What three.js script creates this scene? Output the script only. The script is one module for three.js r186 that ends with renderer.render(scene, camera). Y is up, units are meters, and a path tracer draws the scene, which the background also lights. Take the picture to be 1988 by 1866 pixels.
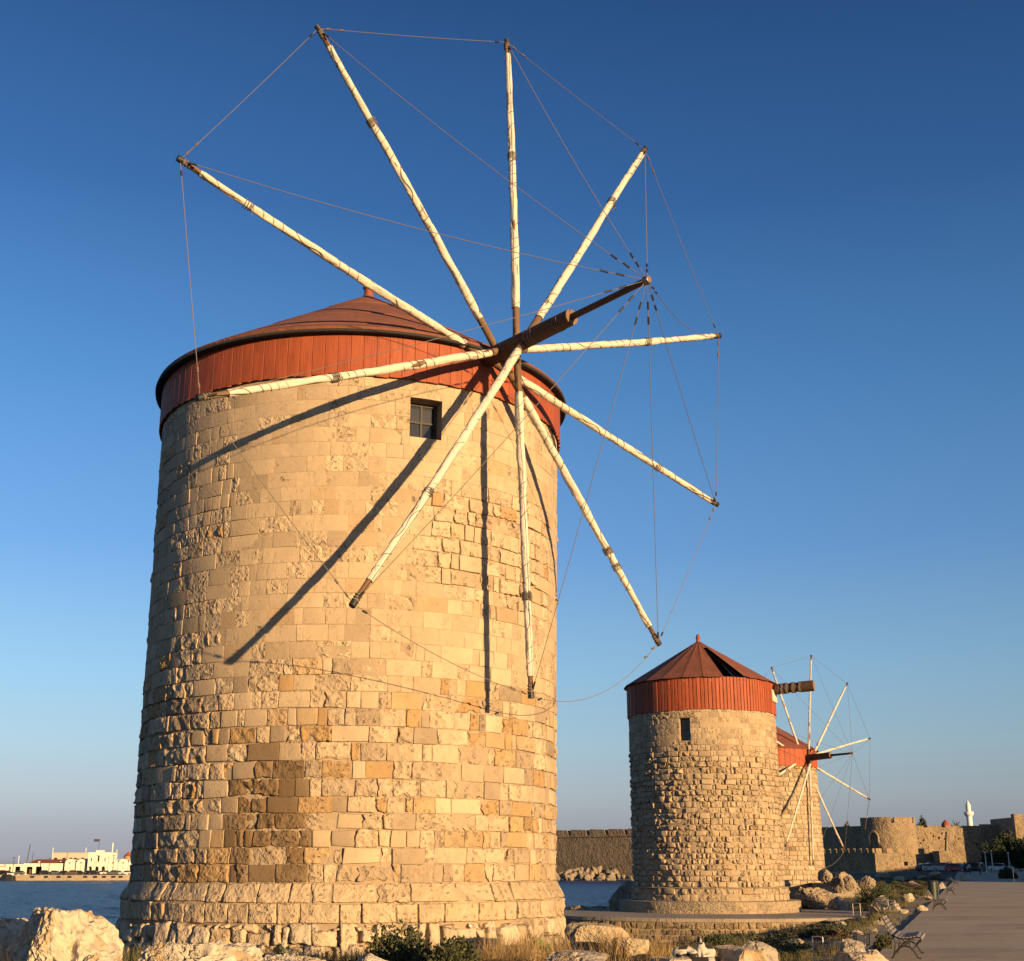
import * as THREE from 'three';
import { mergeGeometries, mergeVertices } from 'three/addons/utils/BufferGeometryUtils.js';
import { MarchingCubes } from 'three/addons/objects/MarchingCubes.js';

// ---------------------------------------------------------------- camera, sky, sun, exposure
const scene = new THREE.Scene();
const rad = Math.PI / 180, EYE = 1.75, FOCAL = 2450, PITCH = 17 * rad;
const camera = new THREE.PerspectiveCamera(2 * Math.atan(933 / FOCAL) / rad, 1024 / 961, 0.3, 6000);
camera.position.set(0, EYE, 0);
camera.rotation.set(PITCH, 0, 0);
scene.add(camera);

const renderer = new THREE.WebGLRenderer({ antialias: true });
renderer.toneMapping = THREE.LinearToneMapping;
renderer.toneMappingExposure = 2.08;
renderer.shadowMap.enabled = true;
renderer.setSize(1024, 961);

const SUN_AZ = 41.5 * rad, SUN_EL = 7.1 * rad;
const sunDir = new THREE.Vector3(Math.sin(SUN_AZ) * Math.cos(SUN_EL), Math.sin(SUN_EL), Math.cos(SUN_AZ) * Math.cos(SUN_EL));
const sun = new THREE.DirectionalLight(new THREE.Color().setRGB(1, 0.66, 0.315), 5);
sun.position.copy(sunDir).multiplyScalar(300).add(new THREE.Vector3(5, 0, -60));
sun.target.position.set(5, 0, -60);
sun.castShadow = true;
sun.shadow.mapSize.set(4096, 4096);
sun.shadow.radius = 1;
Object.assign(sun.shadow.camera, { left: -160, right: 160, top: 160, bottom: -160, near: 1, far: 900 });
scene.add(sun, sun.target);

{ // clear evening sky: pale haze at the horizon, deep blue overhead, a warm brightening round the sun
  const EXPO = 2.12, W = 1024, H = 512, data = new Float32Array(W * H * 4);
  const stops = [[-90, .10, .11, .13], [-3, .20, .20, .23], [0, .30, .305, .345], [1.2, .35, .36, .40], [3, .43, .50, .54], [5, .40, .57, .67], [8, .31, .555, .775], [13.7, .170, .392, .755], [21, .096, .283, .615], [29, .049, .164, .43], [37.8, .030, .104, .296], [60, .021, .078, .235], [90, .018, .066, .205]];
  for (let j = 0; j < H; j++) for (let i = 0; i < W; i++) {
    const el = ((j + .5) / H - .5) * Math.PI, th = ((i + .5) / W - .5) * 2 * Math.PI;
    const dx = Math.cos(th) * Math.cos(el), dz = Math.sin(th) * Math.cos(el), dy = Math.sin(el), e = el / rad;
    let k = 0; while (k < stops.length - 2 && e > stops[k + 1][0]) k++;
    const a = stops[k], b = stops[k + 1]; let t = Math.min(1, Math.max(0, (e - a[0]) / (b[0] - a[0])));
    const c = [1, 2, 3].map(q => a[q] + (b[q] - a[q]) * t);
    const cs = dx * sunDir.x + dy * sunDir.y + dz * sunDir.z;          // cosine of the angle to the sun
    const side = .645 * (1 + cs * cs);                                 // air scatters more light along the sun's axis than across it
    const low = Math.exp(-Math.max(0, e) / 14);
    const glow = Math.pow(Math.max(0, cs), 3) * .5 * low + Math.pow(Math.max(0, cs), 30) * 1.0;
    const o = (j * W + i) * 4;
    data[o] = (c[0] * side + glow * 1.0) / EXPO; data[o + 1] = (c[1] * side + glow * .72) / EXPO; data[o + 2] = (c[2] * side + glow * .42) / EXPO; data[o + 3] = 1;
  }
  const sky = new THREE.DataTexture(data, W, H, THREE.RGBAFormat, THREE.FloatType);
  sky.mapping = THREE.EquirectangularReflectionMapping; sky.magFilter = THREE.LinearFilter; sky.minFilter = THREE.LinearFilter;
  sky.wrapS = THREE.RepeatWrapping; sky.needsUpdate = true;
  scene.background = sky; scene.environment = sky;
}

const ALB = .74;                                                       // all base colours below are given for a bright day; this keeps them at real-world values
// ---------------------------------------------------------------- helpers
function rng(seed) { let s = (seed * 2654435761) >>> 0; return () => { s = (s + 0x6D2B79F5) >>> 0; let t = Math.imul(s ^ (s >>> 15), 1 | s); t = (t + Math.imul(t ^ (t >>> 7), 61 | t)) ^ t; return ((t ^ (t >>> 14)) >>> 0) / 4294967296; }; }
const sstep = (a, b, x) => { const t = Math.min(1, Math.max(0, (x - a) / (b - a))); return t * t * (3 - 2 * t); };
const lerp = (a, b, t) => a + (b - a) * t, clamp = (x, a, b) => Math.min(b, Math.max(a, x));
function h3(i, j, k) { let h = Math.imul(i, 374761393) + Math.imul(j, 668265263) + Math.imul(k, 2147483647 ^ 0x5bd1e995); h = Math.imul(h ^ (h >>> 13), 1274126177); return ((h ^ (h >>> 16)) >>> 0) / 4294967296; }
function vnoise(x, y, z) {
  const i = Math.floor(x), j = Math.floor(y), k = Math.floor(z); let u = x - i, v = y - j, w = z - k;
  u = u * u * (3 - 2 * u); v = v * v * (3 - 2 * v); w = w * w * (3 - 2 * w);
  const a = lerp(lerp(h3(i, j, k), h3(i + 1, j, k), u), lerp(h3(i, j + 1, k), h3(i + 1, j + 1, k), u), v);
  const b = lerp(lerp(h3(i, j, k + 1), h3(i + 1, j, k + 1), u), lerp(h3(i, j + 1, k + 1), h3(i + 1, j + 1, k + 1), u), v);
  return lerp(a, b, w) * 2 - 1;
}
function fbm(x, y, z, o = 4) { let s = 0, a = .5, f = 1; for (let i = 0; i < o; i++) { s += a * vnoise(x * f + i * 17.3, y * f - i * 9.1, z * f + i * 5.7); a *= .5; f *= 2.03; } return s; }
const ray = (px, py) => { const X = px - 994, Y = py - 933; const d = [X / FOCAL, -Y / FOCAL * Math.cos(PITCH) + Math.sin(PITCH), -Y / FOCAL * Math.sin(PITCH) - Math.cos(PITCH)]; return [d[0] / -d[2], d[1] / -d[2], -1]; };
const V = (x, y, z) => new THREE.Vector3(x, y, z);
const P = (px, py, d) => { const r = ray(px, py); return V(r[0] * d, EYE + r[1] * d, -d); };   // a pixel of the photograph at a known depth

const taken = {};
function numbered(n) { const k = taken[n] = (taken[n] ?? -1) + 1; return k ? n + '_' + String(k).padStart(3, '0') : n; }
function mark(o) { o.castShadow = true; o.receiveShadow = true; return o; }
function part(name, geo, mat, parent, label) { const m = mark(new THREE.Mesh(geo, mat)); m.name = name; parent.add(m); if (label) m.userData.label = label; return m; }
function thing(name, label, category, pos, group, turn = 0) {
  const g = new THREE.Group(); g.name = numbered(name); g.position.copy(pos); g.rotation.y = turn; scene.add(g);
  g.userData = { label, category }; if (group) g.userData.group = group; return g;
}
function solo(name, geo, mat, label, category, pos, group) {
  const m = mark(new THREE.Mesh(geo, mat)); m.name = numbered(name); if (pos) m.position.copy(pos); scene.add(m);
  m.userData = { label, category }; if (group) m.userData.group = group; return m;
}
function setting(name, geo, mat) { const m = mark(new THREE.Mesh(geo, mat)); m.name = name; m.userData.kind = 'structure'; scene.add(m); return m; }
function geoOf(pos, idx, uv, col) {
  const g = new THREE.BufferGeometry();
  g.setAttribute('position', new THREE.Float32BufferAttribute(pos, 3));
  g.setAttribute('uv', new THREE.Float32BufferAttribute(uv ?? new Float32Array(pos.length / 3 * 2), 2));
  if (col) g.setAttribute('color', new THREE.Float32BufferAttribute(Float32Array.from(col, x => x * ALB), 3));
  if (idx) g.setIndex(idx); g.computeVertexNormals(); return g;
}
function tint(g, c) { const n = g.attributes.position.count, a = new Float32Array(n * 3); const q = c.map(x => x * ALB); for (let i = 0; i < n; i++) a.set(q, i * 3); g.setAttribute('color', new THREE.BufferAttribute(a, 3)); return g; }
// uv by the main direction of each face, in metres / tile
function boxUV(g, tile = 1) {
  if (g.index) g = g.toNonIndexed();
  const p = g.attributes.position, uv = new Float32Array(p.count * 2), a = V(), b = V(), c = V();
  for (let i = 0; i < p.count; i += 3) {
    a.fromBufferAttribute(p, i); b.fromBufferAttribute(p, i + 1); c.fromBufferAttribute(p, i + 2);
    const n = b.clone().sub(a).cross(c.clone().sub(a)), x = Math.abs(n.x), y = Math.abs(n.y), z = Math.abs(n.z);
    [a, b, c].forEach((q, k) => { const w = x > y && x > z ? [q.z, q.y] : y > z ? [q.x, q.z] : [q.x, q.y]; uv[(i + k) * 2] = w[0] / tile; uv[(i + k) * 2 + 1] = w[1] / tile; });
  }
  g.setAttribute('uv', new THREE.BufferAttribute(uv, 2)); return g;
}
function box(x0, x1, y0, y1, z0, z1, tile = 1) { const g = new THREE.BoxGeometry(x1 - x0, y1 - y0, z1 - z0); g.translate((x0 + x1) / 2, (y0 + y1) / 2, (z0 + z1) / 2); return boxUV(g, tile); }
// box with its edges cut
function cbox(w, h, d, b = .01) {
  const s = new THREE.Shape(); s.moveTo(-w / 2 + b, -h / 2 + b); s.lineTo(w / 2 - b, -h / 2 + b); s.lineTo(w / 2 - b, h / 2 - b); s.lineTo(-w / 2 + b, h / 2 - b); s.closePath();
  const g = new THREE.ExtrudeGeometry(s, { depth: d - 2 * b, bevelEnabled: true, bevelThickness: b, bevelSize: b, bevelSegments: 1 }); g.translate(0, 0, -d / 2 + b); return boxUV(g);
}
// round bar between two points; radius may depend on (along 0..1, angle); bow bends it sideways
function bar(A, B, radius, ns = 1, np = 10, o = {}) {
  const dir = B.clone().sub(A), L = dir.length(); dir.normalize();
  const up = Math.abs(dir.y) > .95 ? V(1, 0, 0) : V(0, 1, 0), e1 = V().crossVectors(dir, up).normalize(), e2 = V().crossVectors(dir, e1);
  const pos = [], uv = [], idx = [], R = typeof radius === 'function' ? radius : () => radius;
  for (let i = 0; i <= ns; i++) for (let j = 0; j <= np; j++) {
    const s = i / ns, f = j / np * 2 * Math.PI, r = R(s, f), c = A.clone().addScaledVector(dir, L * s);
    if (o.sag) c.y -= o.sag * 4 * s * (1 - s);
    if (o.bow) c.addScaledVector(o.bow, 4 * s * (1 - s));
    c.addScaledVector(e1, Math.cos(f) * r).addScaledVector(e2, Math.sin(f) * r);
    pos.push(c.x, c.y, c.z); uv.push(j / np * (o.uu ?? .4), s * L / (o.tile ?? 1));
  }
  for (let i = 0; i < ns; i++) for (let j = 0; j < np; j++) { const a = i * (np + 1) + j, b = a + np + 1; idx.push(a, a + 1, b, b, a + 1, b + 1); }
  if (o.caps !== false) for (const [i, flip] of [[0, 0], [ns, 1]]) {
    const q = pos.length / 3, c = A.clone().addScaledVector(dir, L * i / ns); pos.push(c.x, c.y, c.z); uv.push(.5, .5);
    const r0 = q + 1; for (let j = 0; j <= np; j++) { const k = (i * (np + 1) + j) * 3; pos.push(pos[k], pos[k + 1], pos[k + 2]); const f = j / np * 2 * Math.PI; uv.push(.5 + .2 * Math.cos(f), .5 + .2 * Math.sin(f)); }
    for (let j = 0; j < np; j++) flip ? idx.push(q, r0 + j + 1, r0 + j) : idx.push(q, r0 + j, r0 + j + 1);
  }
  return geoOf(pos, idx, uv);
}
function helix(A, B, radius, turns, wire, seg = 9, o = {}) {           // a thin cord wound round the line A-B
  const dir = B.clone().sub(A), L = dir.length(); dir.normalize();
  const up = Math.abs(dir.y) > .95 ? V(1, 0, 0) : V(0, 1, 0), e1 = V().crossVectors(dir, up).normalize(), e2 = V().crossVectors(dir, e1), pts = [];
  const n = Math.round(turns * seg), wob = o.wob ?? 0;
  for (let i = 0; i <= n; i++) { const s = i / n, f = (s + wob * Math.sin(s * 23 + turns)) * turns * 2 * Math.PI + (o.phase ?? 0), r = typeof radius === 'function' ? radius(s) : radius; const c = A.clone().addScaledVector(dir, L * s); if (o.bow) c.addScaledVector(o.bow(s), 1); pts.push(c.addScaledVector(e1, Math.cos(f) * r).addScaledVector(e2, Math.sin(f) * r)); }
  return new THREE.TubeGeometry(new THREE.CatmullRomCurve3(pts), n, wire, 4);
}
function tube(pts, r, seg = 16, rs = 6) { return new THREE.TubeGeometry(new THREE.CatmullRomCurve3(pts.map(p => Array.isArray(p) ? V(...p) : p)), seg, r, rs); }

// ---------------------------------------------------------------- textures (grain, pits, weave: computed)
function pnoise(p, seed) { // periodic value noise, period p cells over 0..1
  const R = rng(seed), t = new Float32Array(p * p); for (let i = 0; i < t.length; i++) t[i] = R() * 2 - 1;
  return (u, v) => { u *= p; v *= p; const i = Math.floor(u), j = Math.floor(v); let a = u - i, b = v - j; a = a * a * (3 - 2 * a); b = b * b * (3 - 2 * b); const I = ((i % p) + p) % p, J = ((j % p) + p) % p, I1 = (I + 1) % p, J1 = (J + 1) % p; return lerp(lerp(t[J * p + I], t[J * p + I1], a), lerp(t[J1 * p + I], t[J1 * p + I1], a), b); };
}
function pfbm(p, o, seed) { const L = []; for (let i = 0; i < o; i++) L.push(pnoise(p * 2 ** i, seed + i)); return (u, v) => { let s = 0, a = .5; for (const n of L) { s += a * n(u, v); a *= .55; } return s; }; }
function tex(n, fn, srgb, m = n) { // fn(u,v) -> [r,g,b] 0..1 (linear values when srgb)
  const d = new Uint8Array(n * m * 4), enc = x => { x = clamp(x, 0, 1); return 255 * (srgb ? (x < .0031308 ? 12.92 * x : 1.055 * x ** (1 / 2.4) - .055) : x) + .5; };
  for (let j = 0; j < m; j++) for (let i = 0; i < n; i++) { const c = fn(i / n, j / m), o = (j * n + i) * 4; if (c.length) { d[o] = enc(c[0]); d[o + 1] = enc(c[1]); d[o + 2] = enc(c[2]); } else d[o] = d[o + 1] = d[o + 2] = enc(c); d[o + 3] = 255; }
  const t = new THREE.DataTexture(d, n, m); t.magFilter = THREE.LinearFilter; t.minFilter = THREE.LinearMipmapLinearFilter; t.generateMipmaps = true; t.wrapS = t.wrapT = THREE.RepeatWrapping; if (srgb) t.colorSpace = THREE.SRGBColorSpace; t.needsUpdate = true; return t;
}
const T = {};
{
  const a = pfbm(4, 6, 11), b = pfbm(24, 4, 31), c = pfbm(9, 5, 51), d = pfbm(48, 3, 71);
  const dn1 = pnoise(56, 301), dn2 = pnoise(23, 303), dots = (u, v) => .62 * dn1(u, v) + .5 * dn2(u, v);
  // stone: left half of the tile (u<.5) is dressed, right half is weather-pitted
  const rough = u => sstep(.47, .53, u) * (1 - sstep(.97, 1, u)) + sstep(.03, 0, u) * .5;
  T.stone = tex(1024, (u, v) => {
    const k = rough(u), m = .86 + .16 * a(u, v) + .10 * b(u, v) * (.5 + k) + .05 * d(u, v), warm = c(u, v) * .10;
    const pit = sstep(.42, .62, dots(u, v)) * (.10 + .20 * k) + sstep(.35, .6, b(u + .3, v + .1)) * .06 * k;
    const s = m - pit; return [s * (1 + warm * .3), s * (1 - warm * .15), s * (1 - warm * .6)];
  }, true);
  T.stoneBump = tex(1024, (u, v) => {
    const k = rough(u), base = .62 + .10 * a(u, v) + .10 * d(u, v) * (.6 + .4 * k);
    const ero = (.30 * c(u, v) + .42 * b(u, v) + .30 * d(u, v)) * k, pit = sstep(.40, .62, dots(u, v)) * (.10 + .28 * k);
    return clamp(base + ero - pit, 0, 1);
  });
  const w1 = pnoise(64, 5), w2 = pfbm(4, 4, 91);
  T.wood = tex(512, (u, v) => { const g = .5 * w1(u, v * .06) + .35 * w1(u * 2.01, v * .12 + .3), s = .84 + .20 * g + .24 * w2(u, v); return [s, s * (.97 + .03 * g), s * (.95 + .05 * g)]; }, true);
  T.woodBump = tex(512, (u, v) => .5 + .28 * w1(u, v * .06) + .18 * w1(u * 2.01, v * .12 + .3) + .1 * w2(u, v));
  const k1 = pfbm(8, 5, 131), k2 = pnoise(128, 133);
  T.cloth = tex(256, (u, v) => { const s = .9 + .12 * k1(u, v) + .03 * k2(u, v); return [s, s * .985, s * .95]; }, true);
  T.clothBump = tex(256, (u, v) => .5 + .45 * k1(u * 1, v) + .06 * k2(u, v));
  const r1 = pfbm(3, 6, 151), r2 = pnoise(256, 157), r3 = pfbm(32, 3, 161);
  T.road = tex(1024, (u, v) => { const ck = sstep(.012, .004, Math.abs(r1(u + .5, v + .2))) * sstep(-.1, .25, r1(u + .1, v + .7)) * .35, s = .88 - ck - .14 * sstep(.12, .3, r1(u + .77, v + .31)) + .18 * r1(u, v) + .12 * r2(u, v) + .10 * r3(u, v); return [s, s * (.985 + .03 * r1(u + .4, v)), s * (.97 + .04 * r1(u + .4, v))]; }, true);
  T.roadBump = tex(1024, (u, v) => .5 + .2 * r1(u, v) + .25 * r2(u, v) + .12 * r3(u, v));
  const s1 = pfbm(10, 5, 171), s2 = pfbm(26, 4, 177);
  T.sea = tex(1024, (u, v) => { const q = 1 - Math.abs(s1(u, v)) * 1.6, z = 1 - Math.abs(s2(u, v)) * 1.5; return clamp(.15 + .5 * q * q + .28 * z, 0, 1); });
  // far masonry: worn stone with faint coursing, too far off to tell the stones apart
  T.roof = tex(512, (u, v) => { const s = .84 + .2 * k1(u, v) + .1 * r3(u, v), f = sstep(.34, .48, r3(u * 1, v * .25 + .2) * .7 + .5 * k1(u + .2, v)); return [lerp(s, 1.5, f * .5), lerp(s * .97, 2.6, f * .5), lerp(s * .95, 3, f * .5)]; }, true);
  const f1 = pfbm(8, 6, 201), f2 = pfbm(40, 4, 211), fc = rng(221), cells = Array.from({ length: 64 * 40 }, () => fc());
  T.farWall = tex(1024, (u, v) => {
    const row = Math.floor(v * 40), col = Math.floor(u * 64 + (row % 2) * .5 + row * .37) & 63, t = cells[row * 64 + col], fr = (v * 40) % 1, joint = fr < .14 ? .10 : 0;
    const s = .80 + .20 * (t - .5) + .26 * f1(u, v) + .20 * f2(u, v) - joint - sstep(.25, .45, f2(u + .3, v)) * .28; return [s, s * (.985 + .02 * t), s * (.95 + .06 * t)];
  }, true);
  T.farBump = tex(512, (u, v) => clamp(.5 + .4 * f2(u, v) + .3 * f1(u, v), 0, 1));
  T.dirt = tex(1024, (u, v) => { const s = .8 + .3 * r1(u, v) + .2 * r3(u, v), w = .1 * r1(u + .3, v + .6); return [s * (1 + w), s, s * (1 - w)]; }, true);
}
const lin = (r, g, b) => new THREE.Color().setRGB(r * ALB, g * ALB, b * ALB);
const std = (o) => new THREE.MeshStandardMaterial({ roughness: .9, metalness: 0, ...o });
const rep = (t, x, y) => { const c = t.clone(); c.repeat.set(x, y); c.needsUpdate = true; return c; };
const M = {
  stone: std({ vertexColors: true, map: T.stone, bumpMap: T.stoneBump, bumpScale: .026, roughness: .95, name: 'stone' }),
  stoneFar: std({ vertexColors: true, map: T.stone, bumpMap: T.stoneBump, bumpScale: .06, roughness: .95, name: 'stone_coarse' }),
  mortar: std({ color: lin(.46, .345, .22), map: T.stone, bumpMap: T.stoneBump, bumpScale: .035, roughness: 1, name: 'mortar' }),
  hood: std({ vertexColors: true, map: rep(T.wood, 1.2, .8), bumpMap: rep(T.woodBump, 1.2, .8), bumpScale: .0025, roughness: .72, name: 'red_painted_wood' }),
  roof: std({ vertexColors: true, map: rep(T.roof, .6, .6), bumpMap: rep(T.stoneBump, .5, .5), bumpScale: .012, roughness: .85, name: 'red_roofing' }),
  redtrim: std({ color: lin(.30, .075, .035), map: T.wood, bumpMap: T.woodBump, bumpScale: .003, roughness: .7, name: 'red_trim' }),
  darkwood: std({ color: lin(.095, .048, .026), map: T.wood, bumpMap: T.woodBump, bumpScale: .008, roughness: .8, name: 'dark_wood' }),
  wood: std({ color: lin(.20, .115, .06), map: T.wood, bumpMap: T.woodBump, bumpScale: .006, roughness: .85, name: 'weathered_wood' }),
  endwood: std({ color: lin(.26, .15, .075), map: T.wood, bumpMap: T.woodBump, bumpScale: .004, roughness: .85, name: 'end_grain' }),
  cloth: std({ color: lin(.74, .68, .56), map: T.cloth, bumpMap: T.clothBump, bumpScale: .02, roughness: 1, name: 'sail_cloth' }),
  rope: std({ color: lin(.20, .17, .14), roughness: 1, name: 'rope' }),
  cord: std({ color: lin(.17, .12, .08), roughness: 1, name: 'cord' }),
  eaveShade: std({ color: lin(.028, .024, .022), bumpMap: T.woodBump, bumpScale: .004, roughness: .8, name: 'shaded_eave_board' }),  // near-black stands in for the shadow under the eave overhang
  black: std({ color: lin(.018, .017, .016), roughness: .6, name: 'black' }),
  steel: std({ color: lin(.35, .32, .29), roughness: .45, metalness: .8, name: 'steel' }),
  glass: new THREE.MeshPhysicalMaterial({ color: lin(.035, .033, .03), roughness: .12, transmission: .25, thickness: 0, name: 'dusty_glass' }),
  frame: std({ color: lin(.05, .04, .03), roughness: .7, name: 'dark_frame' }),
  rock: std({ vertexColors: true, map: rep(T.stone, 1, 1), bumpMap: rep(T.stoneBump, 1, 1), bumpScale: .05, roughness: .97, name: 'limestone' }),
  ground: std({ vertexColors: true, map: rep(T.dirt, .33, .33), bumpMap: rep(T.roadBump, .33, .33), bumpScale: .08, roughness: 1, name: 'ground' }),
  road: std({ color: lin(.54, .42, .275), map: rep(T.road, .16, .16), bumpMap: rep(T.roadBump, .5, .5), bumpScale: .012, roughness: .95, name: 'promenade_surface' }),
  concrete: std({ color: lin(.42, .34, .24), map: rep(T.road, .4, .4), bumpMap: rep(T.stoneBump, .4, .4), bumpScale: .03, roughness: .95, name: 'concrete' }),
  leaf: std({ vertexColors: true, side: THREE.DoubleSide, roughness: .85, name: 'leaf' }),
  iron: std({ color: lin(.018, .012, .010), roughness: .55, metalness: 0, name: 'cast_iron' }),
  slat: std({ color: lin(.27, .24, .21), map: T.wood, bumpMap: T.woodBump, bumpScale: .002, roughness: .6, name: 'bench_slat' }),
};
// ---------------------------------------------------------------- the land, the promenade and the sea
const SEA = -3.2;
const edgeX = d => -2.1 + .3464 * d;                                   // seaward edge of the promenade at depth d
const shorePts = [[-20, -10], [0, -9.6], [15, -8.6], [25, -7.8], [32, -5.5], [45, -2], [58, .8], [75, 5], [90, 9], [110, 13], [150, 22], [200, 34], [260, 46], [330, 58], [420, 72], [2500, 500]];
const shoreX = d => { for (let i = 1; i < shorePts.length; i++) if (d < shorePts[i][0]) { const a = shorePts[i - 1], b = shorePts[i]; return lerp(a[1], b[1], (d - a[0]) / (b[0] - a[0])); } return 500; };
const rise = d => .8 * sstep(140, 255, d);
function segDist(x, d, ax, ad, bx, bd) { const t = clamp(((x - ax) * (bx - ax) + (d - ad) * (bd - ad)) / ((bx - ax) ** 2 + (bd - ad) ** 2), 0, 1); return Math.hypot(x - ax - t * (bx - ax), d - ad - t * (bd - ad)); }
function landH(x, z) {
  const d = -z, e = x - edgeX(d); let h;
  if (e >= 0) return -.08 + rise(d);
  h = -.055 - lerp(.07, .22, sstep(38, 46, d) * sstep(74, 66, d)) * clamp(-e - 1.2, 0, 4) - .19 * clamp(-e - 5.2, 0, 5.5) * sstep(95, 70, d) + rise(d);
  const m1 = 1 - sstep(3.8, 8.2, segDist(x, d, -3.6, 7, -2.6, 21.5));
  h = lerp(h, .50, m1 * sstep(0, 2.2, -e));
  const m2 = 1 - sstep(4, 11, segDist(x, d, 15, 84, 20, 78)); h = lerp(h, .05, m2 * .9);
  h += (.14 * fbm(x * .5, 3, z * .5, 4) + .05 * fbm(x * 2.2, 1, z * 2.2, 3)) * sstep(.2, 2, -e) * (d > 120 ? .6 : 1);
  const s = shoreX(d) + 1.2 * fbm(d * .15, 7, 2, 3); if (x < s + 2) { const q = s + 2 - x; h -= q * .55 + .12 * q * q; }
  return Math.max(h, SEA - 2.5);
}
function hitGround(px, py, from = 8) { const r = ray(px, py); for (let d = from; d < 420; d += .1 + d * .002) { const x = r[0] * d, y = EYE + r[1] * d; if (y <= landH(x, -d)) return V(x, landH(x, -d), -d); } return P(px, py, 200); }
{
  const xs = [], ds = [];
  for (let d = -12; d < 700;) { ds.push(d); d += d < 4 ? 1 : d < 40 ? .28 : d < 110 ? .6 : d < 300 ? 3 : 30; }
  ds.push(900, 1500, 2500);
  const nu = 190, pos = [], uv = [], col = [], idx = [], g1 = [.30, .235, .155], g2 = [.16, .14, .075], g3 = [.40, .33, .235], gp = [.20, .175, .15];
  for (const d of ds) for (let i = 0; i <= nu; i++) {
    const e0 = shoreX(d) - 9, e1 = edgeX(d), w = i / nu; let x;
    if (w < .75) x = lerp(e0, e1 - .02, (w / .75) ** .85); else { const t = (w - .75) / .25; x = e1 + (t * t * (200 + Math.max(0, d) * 1.2)); }
    const y = landH(x, -d); pos.push(x, y, -d); uv.push(x, d);
    const n = fbm(x * .35, 9, d * .35, 3) + .2, m = fbm(x * 1.7, 19, d * 1.7, 3), c = x >= e1 ? gp : [0, 1, 2].map(k => lerp(lerp(g1[k], g2[k], sstep(-.15, .35, n)), g3[k], sstep(.12, .3, m) * (d > 105 ? .25 : 1))).map((v, k) => lerp(v, [.075, .075, .035][k], sstep(95, 125, d) * .8)).map((v, k) => lerp(v, [.44, .36, .25][k], sstep(-1.5, -1.1, x - e1 + .35 * fbm(x * 2, 3, d * 2, 2)) * sstep(125, 110, d)));
    col.push(...c);
  }
  for (let j = 0; j < ds.length - 1; j++) for (let i = 0; i < nu; i++) { const a = j * (nu + 1) + i, b = a + nu + 1; idx.push(a, a + 1, b, b, a + 1, b + 1); }
  setting('ground', geoOf(pos, idx, uv, col), M.ground);

  // promenade: slabs with open joints, its seaward edge a step above the scrub
  const joints = [-12, 9.2, 23, 36.5, 58.7, 86, 118, 160, 205, 262], gr = thing('promenade', 'x', 'x', V(0, 0, 0)); gr.userData = { kind: 'structure' };
  for (let k = 0; k < joints.length - 1; k++) {
    const p = [], u = [], ix = [], a = joints[k] + .02, b = joints[k + 1] - .02, n = Math.max(2, Math.round((b - a) / (b > 120 ? 8 : 1.0))), R = rng(k + 5);
    for (let i = 0; i <= n; i++) {
      const d = lerp(a, b, i / n), y = rise(d), je = .03 * fbm(d * 1.3, 4, 4, 3), wd = 14 + sstep(120, 200, d) * 30;
      for (const [x, yy] of [[edgeX(d) + je - .03, y - .17], [edgeX(d) + je - .02, y - .012], [edgeX(d) + je, y], [edgeX(d) + 4, y], [edgeX(d) + wd, y], [edgeX(d) + wd, y - .07]]) { p.push(x, yy, -d); u.push(x, d + yy * 2); }
    }
    for (let i = 0; i < n; i++) for (let j = 0; j < 5; j++) { const q = i * 6 + j, r = q + 6; ix.push(q, q + 1, r, r, q + 1, r + 1); }
    for (const i of [0, n]) { const q = i * 6; const tri = [[q, q + 1, q + 5], [q + 1, q + 4, q + 5]]; for (const t of tri) ix.push(...(i ? t : [t[0], t[2], t[1]])); }
    part('slab', geoOf(p, ix, u).toNonIndexed(), M.road, gr).geometry.computeVertexNormals();
  }
}
{ // sea: one sheet to the horizon, real waves near by and ripples in the relief
  const pos = [], uv = [], idx = [], ds = [], nu = 320;
  for (let d = -60; d < 700;) { ds.push(d); d += d < 20 ? 6 : .5 + d * .006; } ds.push(760, 900, 1200, 1700, 2500, 4000, 5500);
  for (const d of ds) for (let i = 0; i <= nu; i++) {
    const t = i / nu, half = 130 + Math.max(0, d) * .9, x = -half + t * (half + Math.min(70, 30 + Math.max(0, d) * .12) + (d > 700 ? d : 0));
    const a = d < 600 ? 1 : 0, w = (.22 * fbm(x * .25, 5, d * .33, 3) + .16 * (1 - 2 * Math.abs(fbm(x * .7, 8, d * .6, 2)))) * a;
    pos.push(x, SEA + w, -d); uv.push(x / 11, d / 11);
  }
  for (let j = 0; j < ds.length - 1; j++) for (let i = 0; i < nu; i++) { const a = j * (nu + 1) + i, b = a + nu + 1; idx.push(a, a + 1, b, b, a + 1, b + 1); }
  M.sea = new THREE.MeshPhysicalMaterial({ color: lin(.012, .050, .135), roughness: .3, specularIntensity: .30, bumpMap: T.sea, bumpScale: .6, name: 'sea_water' });
  setting('sea', geoOf(pos, idx, uv), M.sea);
}
// ---------------------------------------------------------------- masonry
const CREAM = [.61, .465, .30], BUFF = [.555, .415, .26], GOLD = [.50, .315, .135], GREY = [.37, .275, .18], STAIN = [.19, .115, .05], RUST = [.45, .29, .14];
const mixc = (a, b, t) => a.map((x, i) => lerp(x, b[i], t));
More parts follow.
